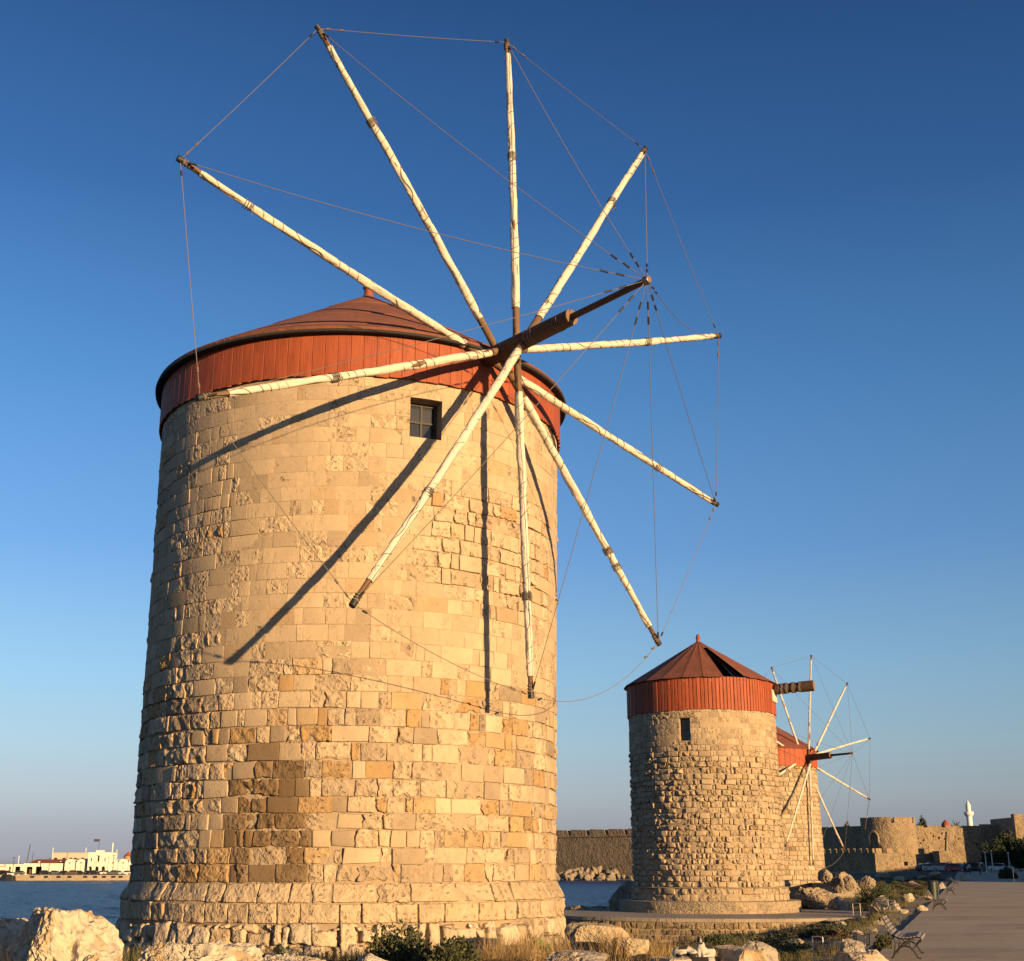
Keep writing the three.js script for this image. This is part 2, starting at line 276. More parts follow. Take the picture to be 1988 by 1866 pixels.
// one block on a round wall: dressed or worn face, cut edges, sides running back into the wall. r(y) is the wall's radius; a, y its extent
function blockGeo(r, a0, a1, y0, y1, o) {
  const nx = o.nx ?? 4, ny = o.ny ?? 3, rm = r((y0 + y1) / 2), W = (a1 - a0) * rm, Hh = y1 - y0, bv = o.bevel ?? .012, R = rng(o.seed);
  const lin1 = (n, b) => { const l = [0, b]; for (let i = 1; i < n - 2; i++) l.push(lerp(b, 1 - b, i / (n - 2))); l.push(1 - b, 1); return l; };
  const us = lin1(nx, Math.min(.2, bv / W)), vs = lin1(ny, Math.min(.25, bv / Hh)), NX = us.length - 1, NY = vs.length - 1;
  const cj = [0, 1, 2, 3, 4, 5, 6, 7].map(() => (R() - .5) * 2 * (o.jit ?? .004)), sx = R() * 50, sy = R() * 50, fr = o.freq ?? 9, amp = o.amp ?? .003, eat = o.eat ?? 0, tl = (R() - .5) * (o.tilt ?? 0), tv = (R() - .5) * (o.tilt ?? 0);
  const pos = [], uv = [], idx = [], tile = o.tile ?? 2, uo = o.pitted ? .53 : .03, uw = Math.min(.42, W / tile), u0 = uo + R() * (.44 - uw), v0 = R();
  const put = (u, v, off) => {
    const jx = lerp(lerp(cj[0], cj[1], u), lerp(cj[2], cj[3], u), v), jy = lerp(lerp(cj[4], cj[5], u), lerp(cj[6], cj[7], u), v);
    let a = a0 + (a1 - a0) * u + jx / rm, y = y0 + Hh * v + jy;
    if (eat) { const e = eat * Math.max(0, vnoise(u * W * 14 + sx, v * Hh * 14 + sy, 3)) ; const cu = (u - .5) * 2, cv = (v - .5) * 2, m = Math.max(Math.abs(cu), Math.abs(cv)) ** 4; a -= cu * e * m / rm; y -= cv * e * m; }
    const q = r(y) + off; pos.push(q * Math.sin(a), y, q * Math.cos(a)); uv.push(u0 + uw * u, v0 + Hh * v / tile);
  };
  for (let j = 0; j <= NY; j++) for (let i = 0; i <= NX; i++) {
    const u = us[i], v = vs[j], edge = i === 0 || j === 0 || i === NX || j === NY;
    let n = fbm(u * W * fr + sx, v * Hh * fr + sy, sx, 3) * amp * 2; if (o.scoop) n -= o.scoop * sstep(-.1, .5, fbm(u * W * 6 + sy, v * Hh * 6 + sx, 1, 2)) ;
    put(u, v, (o.proud ?? 0) + n + (edge ? -bv * (.7 + .6 * R()) : 0) + (u - .5) * tl * W + (v - .5) * tv * Hh);
  }
  const ring = []; for (let i = 0; i <= NX; i++) ring.push([i, 0]); for (let j = 1; j <= NY; j++) ring.push([NX, j]); for (let i = NX - 1; i >= 0; i--) ring.push([i, NY]); for (let j = NY - 1; j >= 1; j--) ring.push([0, j]);
  for (let j = 0; j < NY; j++) for (let i = 0; i < NX; i++) { const a = j * (NX + 1) + i, b = a + NX + 1; idx.push(a, a + 1, b, b, a + 1, b + 1); }
  const base = pos.length / 3; for (const [i, j] of ring) put(us[i], vs[j], -(o.depth ?? .1));
  for (let k = 0; k < ring.length; k++) { const k2 = (k + 1) % ring.length, f = ring[k][1] * (NX + 1) + ring[k][0], f2 = ring[k2][1] * (NX + 1) + ring[k2][0]; idx.push(f, base + k, f2, f2, base + k, base + k2); }
  return tint(geoOf(pos, idx, uv), o.color);
}
// wall core behind the blocks (mortar), as a sheet of revolution with an optional opening left out
function coreGeo(r, recess, ylo, yhi, hole, na = 180, ny = 50, tile = 2) {
  let as = [], ys = []; for (let i = 0; i <= na; i++) as.push(-Math.PI + 2 * Math.PI * i / na); for (let j = 0; j <= ny; j++) ys.push(lerp(ylo, yhi, j / ny));
  if (hole) { as.push(hole.a0, hole.a1); ys.push(hole.y0, hole.y1); as.sort((p, q) => p - q); ys.sort((p, q) => p - q); }
  const pos = [], uv = [], idx = [];
  for (const y of ys) for (const a of as) { const q = r(y) - recess(a, y); pos.push(q * Math.sin(a), y, q * Math.cos(a)); uv.push(a * 3.5 / tile, y / tile); }
  const n = as.length; for (let j = 0; j < ys.length - 1; j++) for (let i = 0; i < n - 1; i++) {
    const am = (as[i] + as[i + 1]) / 2, ym = (ys[j] + ys[j + 1]) / 2; if (hole && am > hole.a0 && am < hole.a1 && ym > hole.y0 && ym < hole.y1) continue;
    const a = j * n + i, b = a + n; idx.push(a, a + 1, b, b, a + 1, b + 1);
  }
  return geoOf(pos, idx, uv);
}
// the largest in view become parts of their own, the rest one part
function addBlocks(list, parent, mat, name, view, most = 300) {
  for (const b of list) { const c = Math.cos(b.a - view); b.area = c > .12 ? b.w * b.h * c : -1; }
  list.sort((p, q) => q.area - p.area);
  list.slice(0, most).forEach(b => part(name, b.make(), mat, parent));
  const rest = list.slice(most).map(b => b.make()); if (rest.length) { const m = part(name + 's', mergeGeometries(rest), mat, parent); m.userData.kind = 'stuff'; }
}
function ringWall(o) { // courses of blocks round a wall; o.style(a, y, R) says how each block looks
  const R = rng(o.seed), out = []; let y = o.y0, row = 0;
  while (y < o.y1 - .06) {
    let h = o.course * (1 + (R() - .5) * .16); if (y + h > o.y1 - .09) h = o.y1 - y;
    let a = -Math.PI + R() * .1; const end = a + 2 * Math.PI;
    while (a < end - .01) {
      let w = (o.wide ?? [.16, .62]); let L = w[0] + (w[1] - w[0]) * Math.pow(R(), 1.55); const rr = o.r(y); let da = L / rr; if (a + da > end - .09 / rr) da = end - a;
      let a0 = a, a1 = a + da, y0 = y, y1 = y + h; a = a1;
      const H = o.hole; if (H && a1 > H.a0 && a0 < H.a1 && y1 > H.y0 + .01 && y0 < H.y1 - .01) {        // cut back at the window
        const cuts = []; if (a0 < H.a0 - .012) cuts.push([a0, H.a0, y0, y1]); if (a1 > H.a1 + .012) cuts.push([H.a1, a1, y0, y1]);
        const m0 = Math.max(a0, H.a0), m1 = Math.min(a1, H.a1); if (y0 < H.y0 - .03) cuts.push([m0, m1, y0, H.y0]); if (y1 > H.y1 + .03) cuts.push([m0, m1, H.y1, y1]);
        for (const c of cuts) emit(...c); continue;
      }
      emit(a0, a1, y0 + (o.yj ? (R() - .5) * o.yj : 0), y1 + (o.yj ? (R() - .5) * o.yj : 0));
    }
    y += h; row++;
  }
  function emit(a0, a1, y0, y1) {
    const am = (a0 + a1) / 2, ym = (y0 + y1) / 2, s = o.style(am, ym, R), seed = Math.floor(R() * 1e9), rr = o.r(ym), g = s.gap ?? .004; if (s.skip) return;
    const q = { a: am, w: (a1 - a0) * rr, h: y1 - y0, make: () => blockGeo(o.r, a0 + g / rr, a1 - g / rr, y0 + g, y1 - g, { ...s, seed }) }; out.push(q);
  }
  return out;
}
function planks(parent, r, y0, y1, n, color, seed, o = {}) { // upright boards round the cap
  const R = rng(seed), da = 2 * Math.PI / n;
  for (let i = 0; i < n; i++) {
    const g = o.gap ?? .003, a0 = i * da, a1 = a0 + da, yb = y0 - R() * (o.ragged ?? .02), t = (o.tone ?? .92) + (1 - (o.tone ?? .92)) * 2 * R(), c = color.map((x, k) => x * (t + (k ? .08 * (R() - .5) : 0))), out = (R() - .5) * (o.uneven ?? .006), tw = (R() - .5) * (o.uneven ?? .006);
    const pos = [], uv = [], idx = [], u0 = R(), v0 = R(), us = [0, .06, .5, .94, 1];
    for (const y of [yb, y1]) us.forEach((u, k) => { const a = lerp(a0 + g / r, a1 - g / r, u), q = r + out + (u - .5) * tw - (k === 0 || k === 4 ? (o.lip ?? .004) : 0); pos.push(q * Math.sin(a), y, q * Math.cos(a)); uv.push(u0 + u * da * r, v0 + y); });
    for (const y of [yb, y1]) for (const u of [0, 1]) { const a = lerp(a0 + g / r, a1 - g / r, u), q = r - .03; pos.push(q * Math.sin(a), y, q * Math.cos(a)); uv.push(u0 + u * da * r, v0 + y); }
    for (let k = 0; k < 4; k++) idx.push(k, k + 1, k + 5, k + 5, k + 1, k + 6);
    idx.push(0, 5, 10, 5, 12, 10, 4, 11, 9, 9, 11, 13, 0, 10, 4, 10, 11, 4, 5, 9, 12, 12, 9, 13);
    part('plank', tint(geoOf(pos, idx, uv), c), M.hood, parent);
  }
}
function band(rA, yA, rB, yB, th, seg = 72, tile = 1) { // a conical ring of roofing with a thick lower edge
  const pos = [], uv = [], idx = [];
  const prof = [[rA - .02, yA - th], [rA, yA - th], [rA + .004, yA], [rB, yB], [rB, yB - th]]; let s = 0;
  prof.forEach(([r, y], j) => { if (j) s += Math.hypot(r - prof[j - 1][0], y - prof[j - 1][1]); for (let i = 0; i <= seg; i++) { const a = i / seg * 2 * Math.PI; pos.push(r * Math.sin(a), y, r * Math.cos(a)); uv.push(a * 2.4 / tile, s / tile); } });
  for (let j = 0; j < prof.length - 1; j++) for (let i = 0; i < seg; i++) { const a = j * (seg + 1) + i, b = a + seg + 1; idx.push(a, a + 1, b, b, a + 1, b + 1); }
  const g = geoOf(pos, idx, uv).toNonIndexed(); g.computeVertexNormals(); const p = g.attributes.position, nn = g.attributes.normal;
  return g;
}
function lathe(pts, seg = 40) { const g = new THREE.LatheGeometry(pts.map(p => new THREE.Vector2(...p)), seg), uv = g.attributes.uv, n = pts.length; let s = 0, R = Math.max(...pts.map(p => p[0])); const S = pts.map((p, i) => i ? s += Math.hypot(p[0] - pts[i - 1][0], p[1] - pts[i - 1][1]) : 0); for (let i = 0; i < uv.count; i++) uv.setXY(i, uv.getX(i) * 2 * Math.PI * R, S[i % n]); return g; }
// wind wheel: shaft along n, ten cloth-wrapped arms, bowsprit, stays and rim ropes. Points are local to the mill's base
function windWheel(mill, o) {
  const { C, n, tips, off } = o, R = rng(o.seed), at = t => C.clone().addScaledVector(n, t), k0 = o.k ?? 1;
  part('wind_shaft', bar(at(-o.back), at(o.shaft), (s, f) => lerp(o.r0, o.r1, Math.pow(s, .7)) * (1 + .03 * Math.sin(3 * f + s * 4) + .02 * Math.sin(7 * f)), 24, 20, { tile: 1.2, uu: 1 }), M.darkwood, mill);
  const end = mill.children[mill.children.length - 1]; part('end_grain', bar(at(o.shaft + .001), at(o.shaft + .006), o.r1 * .96, 1, 20), M.endwood, end);
  if (o.fine) for (const t of [.32, .40, .47, .98, 1.02, 1.06]) part('iron_band', bar(at(t - .008), at(t + .008), lerp(o.r0, o.r1, Math.pow((t + o.back) / (o.shaft + o.back), .7)) * 1.035, 1, 20), t < .9 ? M.rope : M.cord, end);
  const bow = part('bowsprit', bar(at(o.shaft - .12), at(o.sprit), s => lerp(o.b0, o.b1, s), 8, 12, { tile: 1 }), M.darkwood, mill), top = at(o.sprit - .04);
  part('tip_cap', bar(at(o.sprit - .01), at(o.sprit + .004), o.b1 * .95, 1, 12), M.endwood, bow);
  if (o.fine) for (let q = 0; q < 6; q++) { const g = new THREE.TorusGeometry(o.b1 * (1.15 + .12 * R()), .012, 6, 18); g.lookAt(n.clone().add(V(R() - .5, R() - .5, R() - .5).multiplyScalar(.5))); g.translate(...at(o.sprit - .10 + q * .018).toArray()); part('chain_collar', g, M.steel, bow); }
  tips.forEach((tip, k) => {
    const A = at(off[k % 5]), dir = tip.clone().sub(A), L = dir.length(); dir.normalize(); const pt = s => A.clone().addScaledVector(dir, L * s);
    const side = V().crossVectors(dir, n), bw = side.clone().multiplyScalar((R() - .5) * .07 * k0).addScaledVector(n, (R() - .3) * .07 * k0);
    const arm = part('arm', bar(A, tip, s => lerp(.062, .040, s) * k0 * (1 + .03 * Math.sin(s * 40 + k)), 24, 10, { bow: bw, tile: 1.5, uu: .3 }), M.wood, mill), bend = s => bw.clone().multiplyScalar(4 * s * (1 - s));
    const s0 = (o.s0?.[k] ?? .08), s1 = (o.s1?.[k] ?? .955), B0 = pt(s0), B1 = pt(s1), fold = 5 + R() * 3, q0 = R() * 6, bowSub = t => bend(lerp(s0, s1, t));
    // furled sail wound round the arm in spiral folds
    const ns = o.fine ? 220 : 40, np = o.fine ? 18 : 10, g = new THREE.BufferGeometry(); const pos = [], uv = [], idx = [], up = Math.abs(dir.y) > .95 ? V(1, 0, 0) : V(0, 1, 0), e1 = V().crossVectors(dir, up).normalize(), e2 = V().crossVectors(dir, e1);
    for (let i = 0; i <= ns; i++) for (let j = 0; j <= np; j++) {
      const s = i / ns, f = j / np * 2 * Math.PI, ph = ((f + s * L * fold * (1 + .15 * Math.sin(s * 9 + q0)) + q0) / (2 * Math.PI)); const saw = ph - Math.floor(ph);
      let r = lerp(.068, .051, s) * k0 * (.94 + .13 * saw * (o.fine ? 1 : .3)) + .019 * k0 * fbm(s * L * 2.2, Math.cos(f) * 1.2 + k * 9, Math.sin(f) * 1.2, 3);
      const c = pt(lerp(s0, s1, s)).add(bowSub(s)); c.addScaledVector(e1, Math.cos(f) * r).addScaledVector(e2, Math.sin(f) * r); pos.push(c.x, c.y, c.z); uv.push(j / np * .5, s * L);
    }
    for (let i = 0; i < ns; i++) for (let j = 0; j < np; j++) { const a = i * (np + 1) + j, b = a + np + 1; idx.push(a, a + 1, b, b, a + 1, b + 1); }
    part('sail_cloth', geoOf(pos, idx, uv), M.cloth, arm);
    if (o.fine) {
      part('lashing_cord', helix(B0, B1, s => lerp(.074, .057, s), 9 + R() * 10, .0045, 12, { wob: .05, phase: R() * 6, bow: bowSub }), M.cord, arm);
      for (let kn = 0; kn < (R() < .15 ? 2 : 1); kn++) { const kb = .52 + .28 * R(), kp = pt(kb).add(bend(kb)), kp1 = pt(kb + .022).add(bend(kb + .022));
      part('rope_binding', helix(kp, kp1, .070 + .008 * R(), 3 + Math.floor(R() * 5), .0045 + .003 * R(), 9), M.rope, arm);
      for (let q = 0; q < 3; q++) { const b = kp.clone().addScaledVector(n, .07).add(V(R() - .5, R() - .5, R() - .5).multiplyScalar(.04)); part('loose_end', tube([b, b.clone().add(V((R() - .5) * .06, -.05, .02)), b.clone().add(V((R() - .5) * .1, -.13 * R() - .04, .03))], .005, 6, 4), M.cord, arm); } }
      part('tip_cap', bar(pt(.992), pt(1.008), .05, 1, 10), M.black, arm);
      for (let q = 0; q < 3; q++) { const g2 = new THREE.TorusGeometry(.046, .010, 5, 14); g2.lookAt(dir); g2.translate(...pt(.975 + q * .008).toArray()); part('rope_loop', g2, M.rope, arm); }
    } else part('tip_cap', bar(pt(.985), pt(1.006), .055 * k0, 1, 8), M.black, arm);
  });
  const rr = o.rope ?? .0056, N = tips.length;
  tips.forEach((tip, k) => {
    const B = tips[(k + 1) % N];
    if (!(o.noRim ?? []).includes(k)) {
      const rope = part('rim_rope', bar(tip, B, rr, 18, 5, { sag: o.sagRim?.[k] ?? .03, caps: false }), M.rope, mill);
      if (o.fine) for (const s of [.035, .10, .93]) { const a = tip.clone().lerp(B, s), b = tip.clone().lerp(B, s + .022), y = 4 * s * (1 - s) * (o.sagRim?.[k] ?? .03); a.y -= y; b.y -= y; part('tape', bar(a, b, .016, 1, 6), s > .9 ? M.black : M.cord, rope); }
    }
    const sg = o.sagStay?.[k] ?? .05, st = part('stay_rope', bar(top, tip, rr, 22, 5, { sag: sg, caps: false }), M.rope, mill);
    if (o.fine) for (const s of [.05, .085, .965]) { const a = top.clone().lerp(tip, s), b = top.clone().lerp(tip, s + .018), y = 4 * s * (1 - s) * sg; a.y -= y; b.y -= y; part('tape', bar(a, b, .015, 1, 6), M.black, st); }
  });
}
// point of the photograph where the sight line meets the plane through c across n
function onPlane(px, py, c, n) { const r = ray(px, py), e = V(0, EYE, 0), d = V(...r), t = c.clone().sub(e).dot(n) / d.dot(n); return e.addScaledVector(d, t); }
function windowIn(mill, hole, r, set, cols, rows, matPane = M.glass) { // recessed casement: reveals, frame, glazing bars, panes
  const am = (hole.a0 + hole.a1) / 2, rm = r((hole.y0 + hole.y1) / 2), w = (hole.a1 - hole.a0) * rm, h = hole.y1 - hole.y0, cy = (hole.y0 + hole.y1) / 2;
  const g = new THREE.Group(); g.name = 'window'; g.rotation.y = am; mill.add(g);
  const z1 = rm + .0, z0 = rm - set - .35, q = [];
  q.push(box(-w / 2 - .06, -w / 2 + .004, hole.y0 - .02, hole.y1 + .02, z0, z1 - .03), box(w / 2 - .004, w / 2 + .06, hole.y0 - .02, hole.y1 + .02, z0, z1 - .03), box(-w / 2 - .06, w / 2 + .06, hole.y1 - .004, hole.y1 + .07, z0, z1 - .03), box(-w / 2 - .06, w / 2 + .06, hole.y0 - .07, hole.y0 + .004, z0, z1 - .03));
  part('reveal', mergeGeometries(q), M.mortar, g);
  const fz = rm - set, f = .05, B = (x0, x1, y0, y1, nm) => part(nm, box(x0, x1, y0, y1, fz - .05, fz), M.frame, g);
  B(-w / 2 + .004, -w / 2 + f, hole.y0 + .006, hole.y1 - .006, 'window_frame'); B(w / 2 - f, w / 2 - .004, hole.y0 + .006, hole.y1 - .006, 'window_frame'); B(-w / 2 + f, w / 2 - f, hole.y1 - f, hole.y1 - .006, 'window_frame'); B(-w / 2 + f, w / 2 - f, hole.y0 + .006, hole.y0 + f, 'window_frame');
  for (let i = 1; i < cols; i++) { const x = lerp(-w / 2, w / 2, i / cols); B(x - .016, x + .016, hole.y0 + f, hole.y1 - f, 'glazing_bar'); }
  for (let j = 1; j < rows; j++) { const y = lerp(hole.y0, hole.y1, j / rows); for (let i = 0; i < cols; i++) { const xa = i ? lerp(-w / 2, w / 2, i / cols) + .0165 : -w / 2 + f, xb = i < cols - 1 ? lerp(-w / 2, w / 2, (i + 1) / cols) - .0165 : w / 2 - f; B(xa, xb, y - .016, y + .016, 'glazing_bar'); } }
  for (let i = 0; i < cols; i++) for (let j = 0; j < rows; j++) { const x0 = lerp(-w / 2 + f, w / 2 - f, i / cols), x1 = lerp(-w / 2 + f, w / 2 - f, (i + 1) / cols), y0 = lerp(hole.y0 + f, hole.y1 - f, j / rows), y1 = lerp(hole.y0 + f, hole.y1 - f, (j + 1) / rows); const p = part('pane', box(-(x1 - x0) / 2, (x1 - x0) / 2, -(y1 - y0) / 2, (y1 - y0) / 2, -.003, .003), matPane, g); p.position.set((x0 + x1) / 2, (y0 + y1) / 2, fz - .025); p.rotation.set((j - .5) * .03, (i - .5) * .04, 0); }
}

// ---------------------------------------------------------------- the large mill
{
  const B = V(-2.735, .35, -21.98), mill = thing('windmill', 'large stone windmill with low red cap and ten cloth-wrapped arms, beside pale boulders', 'windmill', B, 'stone windmills on the shore');
  const L = (x, y, z) => V(x, y, z).sub(B), view = Math.atan2(2.735, 21.98);
  const yP = 1.53 - B.y, yH = 9.10 - B.y, yE = 9.86 - B.y, r = y => lerp(3.465, 3.56, (y - yP) / (yH - yP));
  // window from its corners in the photograph
  const hitR = (px, py) => { const d = ray(px, py); let rr = 3.55, A = d[0] ** 2 + 1, Bq = -2 * (d[0] * B.x - B.z), Cq = B.x ** 2 + B.z ** 2 - rr * rr, t = (-Bq - Math.sqrt(Bq * Bq - 4 * A * Cq)) / (2 * A); return { a: Math.atan2(d[0] * t - B.x, -t - B.z), y: EYE + d[1] * t - B.y }; };
  const w0 = hitR(797, 771), w1 = hitR(857, 853), w2 = hitR(797, 847), hole = { a0: w0.a, a1: w1.a, y0: w2.y, y1: w0.y };
  const deg = a => (a - view) / rad;
  const rho = (a, y) => { const dg = deg(a), Y = y + B.y; let q = sstep(5.2, 3.4, Y) * .7 + .06; q += .85 * sstep(10, 22, dg) * sstep(75, 60, dg) * sstep(7.7, 7.1, Y) * sstep(5.2, 6.0, Y); q += .35 * sstep(-28, -52, dg) * sstep(9, 8, Y); q += .55 * fbm(a * 4, y * 1.1, 2, 3); return clamp(q, 0, 1); };
  const recess = (a, y) => .0025 + .032 * rho(a, y) ** 1.6;
  part('mortar_core', coreGeo(r, recess, yP - .1, yH + .25, hole, 220, 90), M.mortar, mill);
  const style = (a, y, R) => {
    const q = rho(a, y), dg = deg(a), Y = y + B.y, k = R(), low = sstep(5.6, 3.6, Y), t = R();
    let c = mixc(CREAM, BUFF, R());
    if (k < .09 + .16 * low) c = mixc(GREY, BUFF, .15 + .35 * R()); else if (k < .15 + .24 * low) c = mixc(GOLD, BUFF, R()); else if (k < .17 + .30 * low) c = mixc(RUST, GOLD, R());
    if (low < .5 && q < .5) c = mixc(c, mixc(CREAM, BUFF, .6), .55);
    const st = Math.hypot((dg + 19.5) / 9.5, (Y - 2.35) / .85); if (st < 1 + .25 * R()) c = mixc(c, STAIN, .75 + .2 * R());
    c = c.map(x => x * (.90 + .18 * t));
    const worn = R() < .07 + .48 * q, very = R() < .24 * q, gone = R() < .012 * low;
    return { color: c, skip: gone, gap: .001 + .008 * q * q * R() + .001 * q, bevel: .0015 + .014 * q * (.3 + R()), amp: very ? .026 : worn ? .006 + .016 * q : .0025 + .003 * q, freq: very ? 8 : 12, eat: very ? .07 : worn ? .035 * q : .008 * q, proud: (R() - .5) * (.002 + .026 * q), jit: .002 + .012 * q, tilt: .006 + .09 * q, pitted: worn || very || R() < .14 + .3 * q, scoop: very ? .04 : 0, nx: very ? 14 : worn ? 10 : 5, ny: very ? 9 : worn ? 7 : 4, depth: .11 };
  };
  const blocks = ringWall({ seed: 7, r, y0: yP, y1: yH + .16, course: .236, hole, style, wide: [.13, .56] });
  // plinth: a sloping course, an upright course, then rubble
  const rp = y => 3.585 + .09 * sstep(yP - .5, yP - 1.2, y), rs = y => lerp(3.59, 3.47, sstep(0, 1, (y - (yP - .27)) / .27));
  const pst = (a, y, R) => ({ ...style(a, 1 - B.y, R), color: mixc(mixc(CREAM, BUFF, R()), R() < .15 ? GREY : GOLD, R() * .35), amp: .012 + .012 * R(), gap: .004 + .005 * R(), bevel: .014, pitted: true, nx: 9, ny: 6 });
  blocks.push(...ringWall({ seed: 21, r: rs, y0: yP - .27, y1: yP - .003, course: .267, style: pst, wide: [.25, .75] }));
  blocks.push(...ringWall({ seed: 22, r: rp, y0: yP - .545, y1: yP - .272, course: .273, style: pst, wide: [.25, .8] }));
  part('plinth_core', coreGeo(y => y > yP - .27 ? rs(y) : rp(y), (a, y) => .03 + .07 * sstep(yP - .53, yP - .6, y), -.9, yP + .01, null, 160, 30), M.mortar, mill);
  const rub = (a, y, R) => R() < .03 ? { skip: 1 } : ({ color: mixc(mixc(CREAM, [.66, .55, .40], R()), R() < .12 ? RUST : BUFF, R() * .6), gap: .004 + .010 * R(), bevel: .03, amp: .02, freq: 8, eat: .04, proud: (R() - .3) * .06, jit: .03, tilt: .25, pitted: true, nx: 8, ny: 6, depth: .14 });
  blocks.push(...ringWall({ seed: 32, r: rp, y0: yP - .86, y1: yP - .57, course: .29, style: rub, wide: [.10, .44], yj: .13 }));
  blocks.push(...ringWall({ seed: 33, r: rp, y0: yP - 1.10, y1: yP - .85, course: .25, style: rub, wide: [.08, .36], yj: .12 }));
  blocks.push(...ringWall({ seed: 34, r: y => rp(y) + .02, y0: yP - 1.9, y1: yP - 1.09, course: .25, style: rub, wide: [.12, .46], yj: .1 }));
  blocks.push(...ringWall({ seed: 35, r: y => rp(y) - .02, y0: yP - .66, y1: yP - .55, course: .11, style: (a, y, R) => R() < .45 ? { skip: 1 } : rub(a, y, R), wide: [.07, .22], yj: .06 }));
  addBlocks(blocks, mill, M.stone, 'stone_block', view);
  windowIn(mill, hole, r, .24, 2, 2);
  // cap
  planks(mill, 3.62, yH, yE + .02, 112, [.37, .076, .019], 41, { gap: .0004, uneven: .0012, tone: .965, lip: .0006 });
  part('cap_lining', coreGeo(() => 3.575, () => 0, yH + .03, yE, null, 90, 2), M.redtrim, mill);
  part('wall_plate', lathe([[3.0, yH + .1], [3.6, yH + .1], [3.6, yH + .16], [3.0, yH + .16]], 60), M.darkwood, mill);
  const apex = 12.06 - B.y, roofR = .42, rc = [.25, .085, .042], nB = 4, eR = 3.72;
  for (let i = 0; i < nB; i++) { const t0 = [0, .07, .40, .76][i], t1 = [.075, .415, .775, 1][i], f = t => [lerp(eR, .13, t), lerp(yE + .02, apex, t) + .012 * i], [ra, ya] = f(t0), [rb, yb] = f(t1); part('roof_band', tint(band(ra, ya, rb, yb, i ? .022 : .05, 96), rc.map(x => x * (.92 + .12 * (i % 2)))), M.roof, mill); }
  part('eave_board', lathe([[3.61, yE - .075], [3.735, yE - .085], [3.742, yE - .033], [3.61, yE - .031]], 96), M.eaveShade, mill);  // edge trim painted dark, shade of the overhang put into its colour
  part('finial', lathe([[0, apex + .42], [.05, apex + .41], [.085, apex + .37], [.09, apex + .33], [.075, apex + .29], [.11, apex + .27], [.115, apex + .24], [.085, apex + .21], [.085, apex + .12], [.13, apex + .01], [.155, apex - .1], [.1, apex - .12]], 20), M.redtrim, mill);
  // wind wheel, from the arm tips in the photograph on the wheel's plane
  const n = V(.64566, .01632, .76345).normalize(), Cw = V(.0742, 9.721, -18.617), off = [0, .198, -.339, -.739, -.458];
  const tp = [[984, 82], [1252, 290], [1395, 652], [1390, 978], [1278, 1248], [1031, 1350], [686, 1172], [388, 772], [350, 310], [618, 55]].map((p, k) => onPlane(p[0], p[1], Cw.clone().addScaledVector(n, off[k % 5]), n).sub(B));
  windWheel(mill, { C: Cw.clone().sub(B), n, tips: tp, off, seed: 5, fine: true, back: 1.6, shaft: 1.29, sprit: 2.92, r0: .165, r1: .128, b0: .052, b1: .045, s0: [.11, .10, .085, .12, .15, .15, .05, .055, .085, .11], s1: [.955, .97, .975, .975, .94, .95, .925, .925, .945, .945], sagRim: [.02, .03, .03, .02, .42, .12, .02, .02, .02, .02], sagStay: [.1, .05, .3, .05, .05, .05, .05, .05, .12, .12] });
}
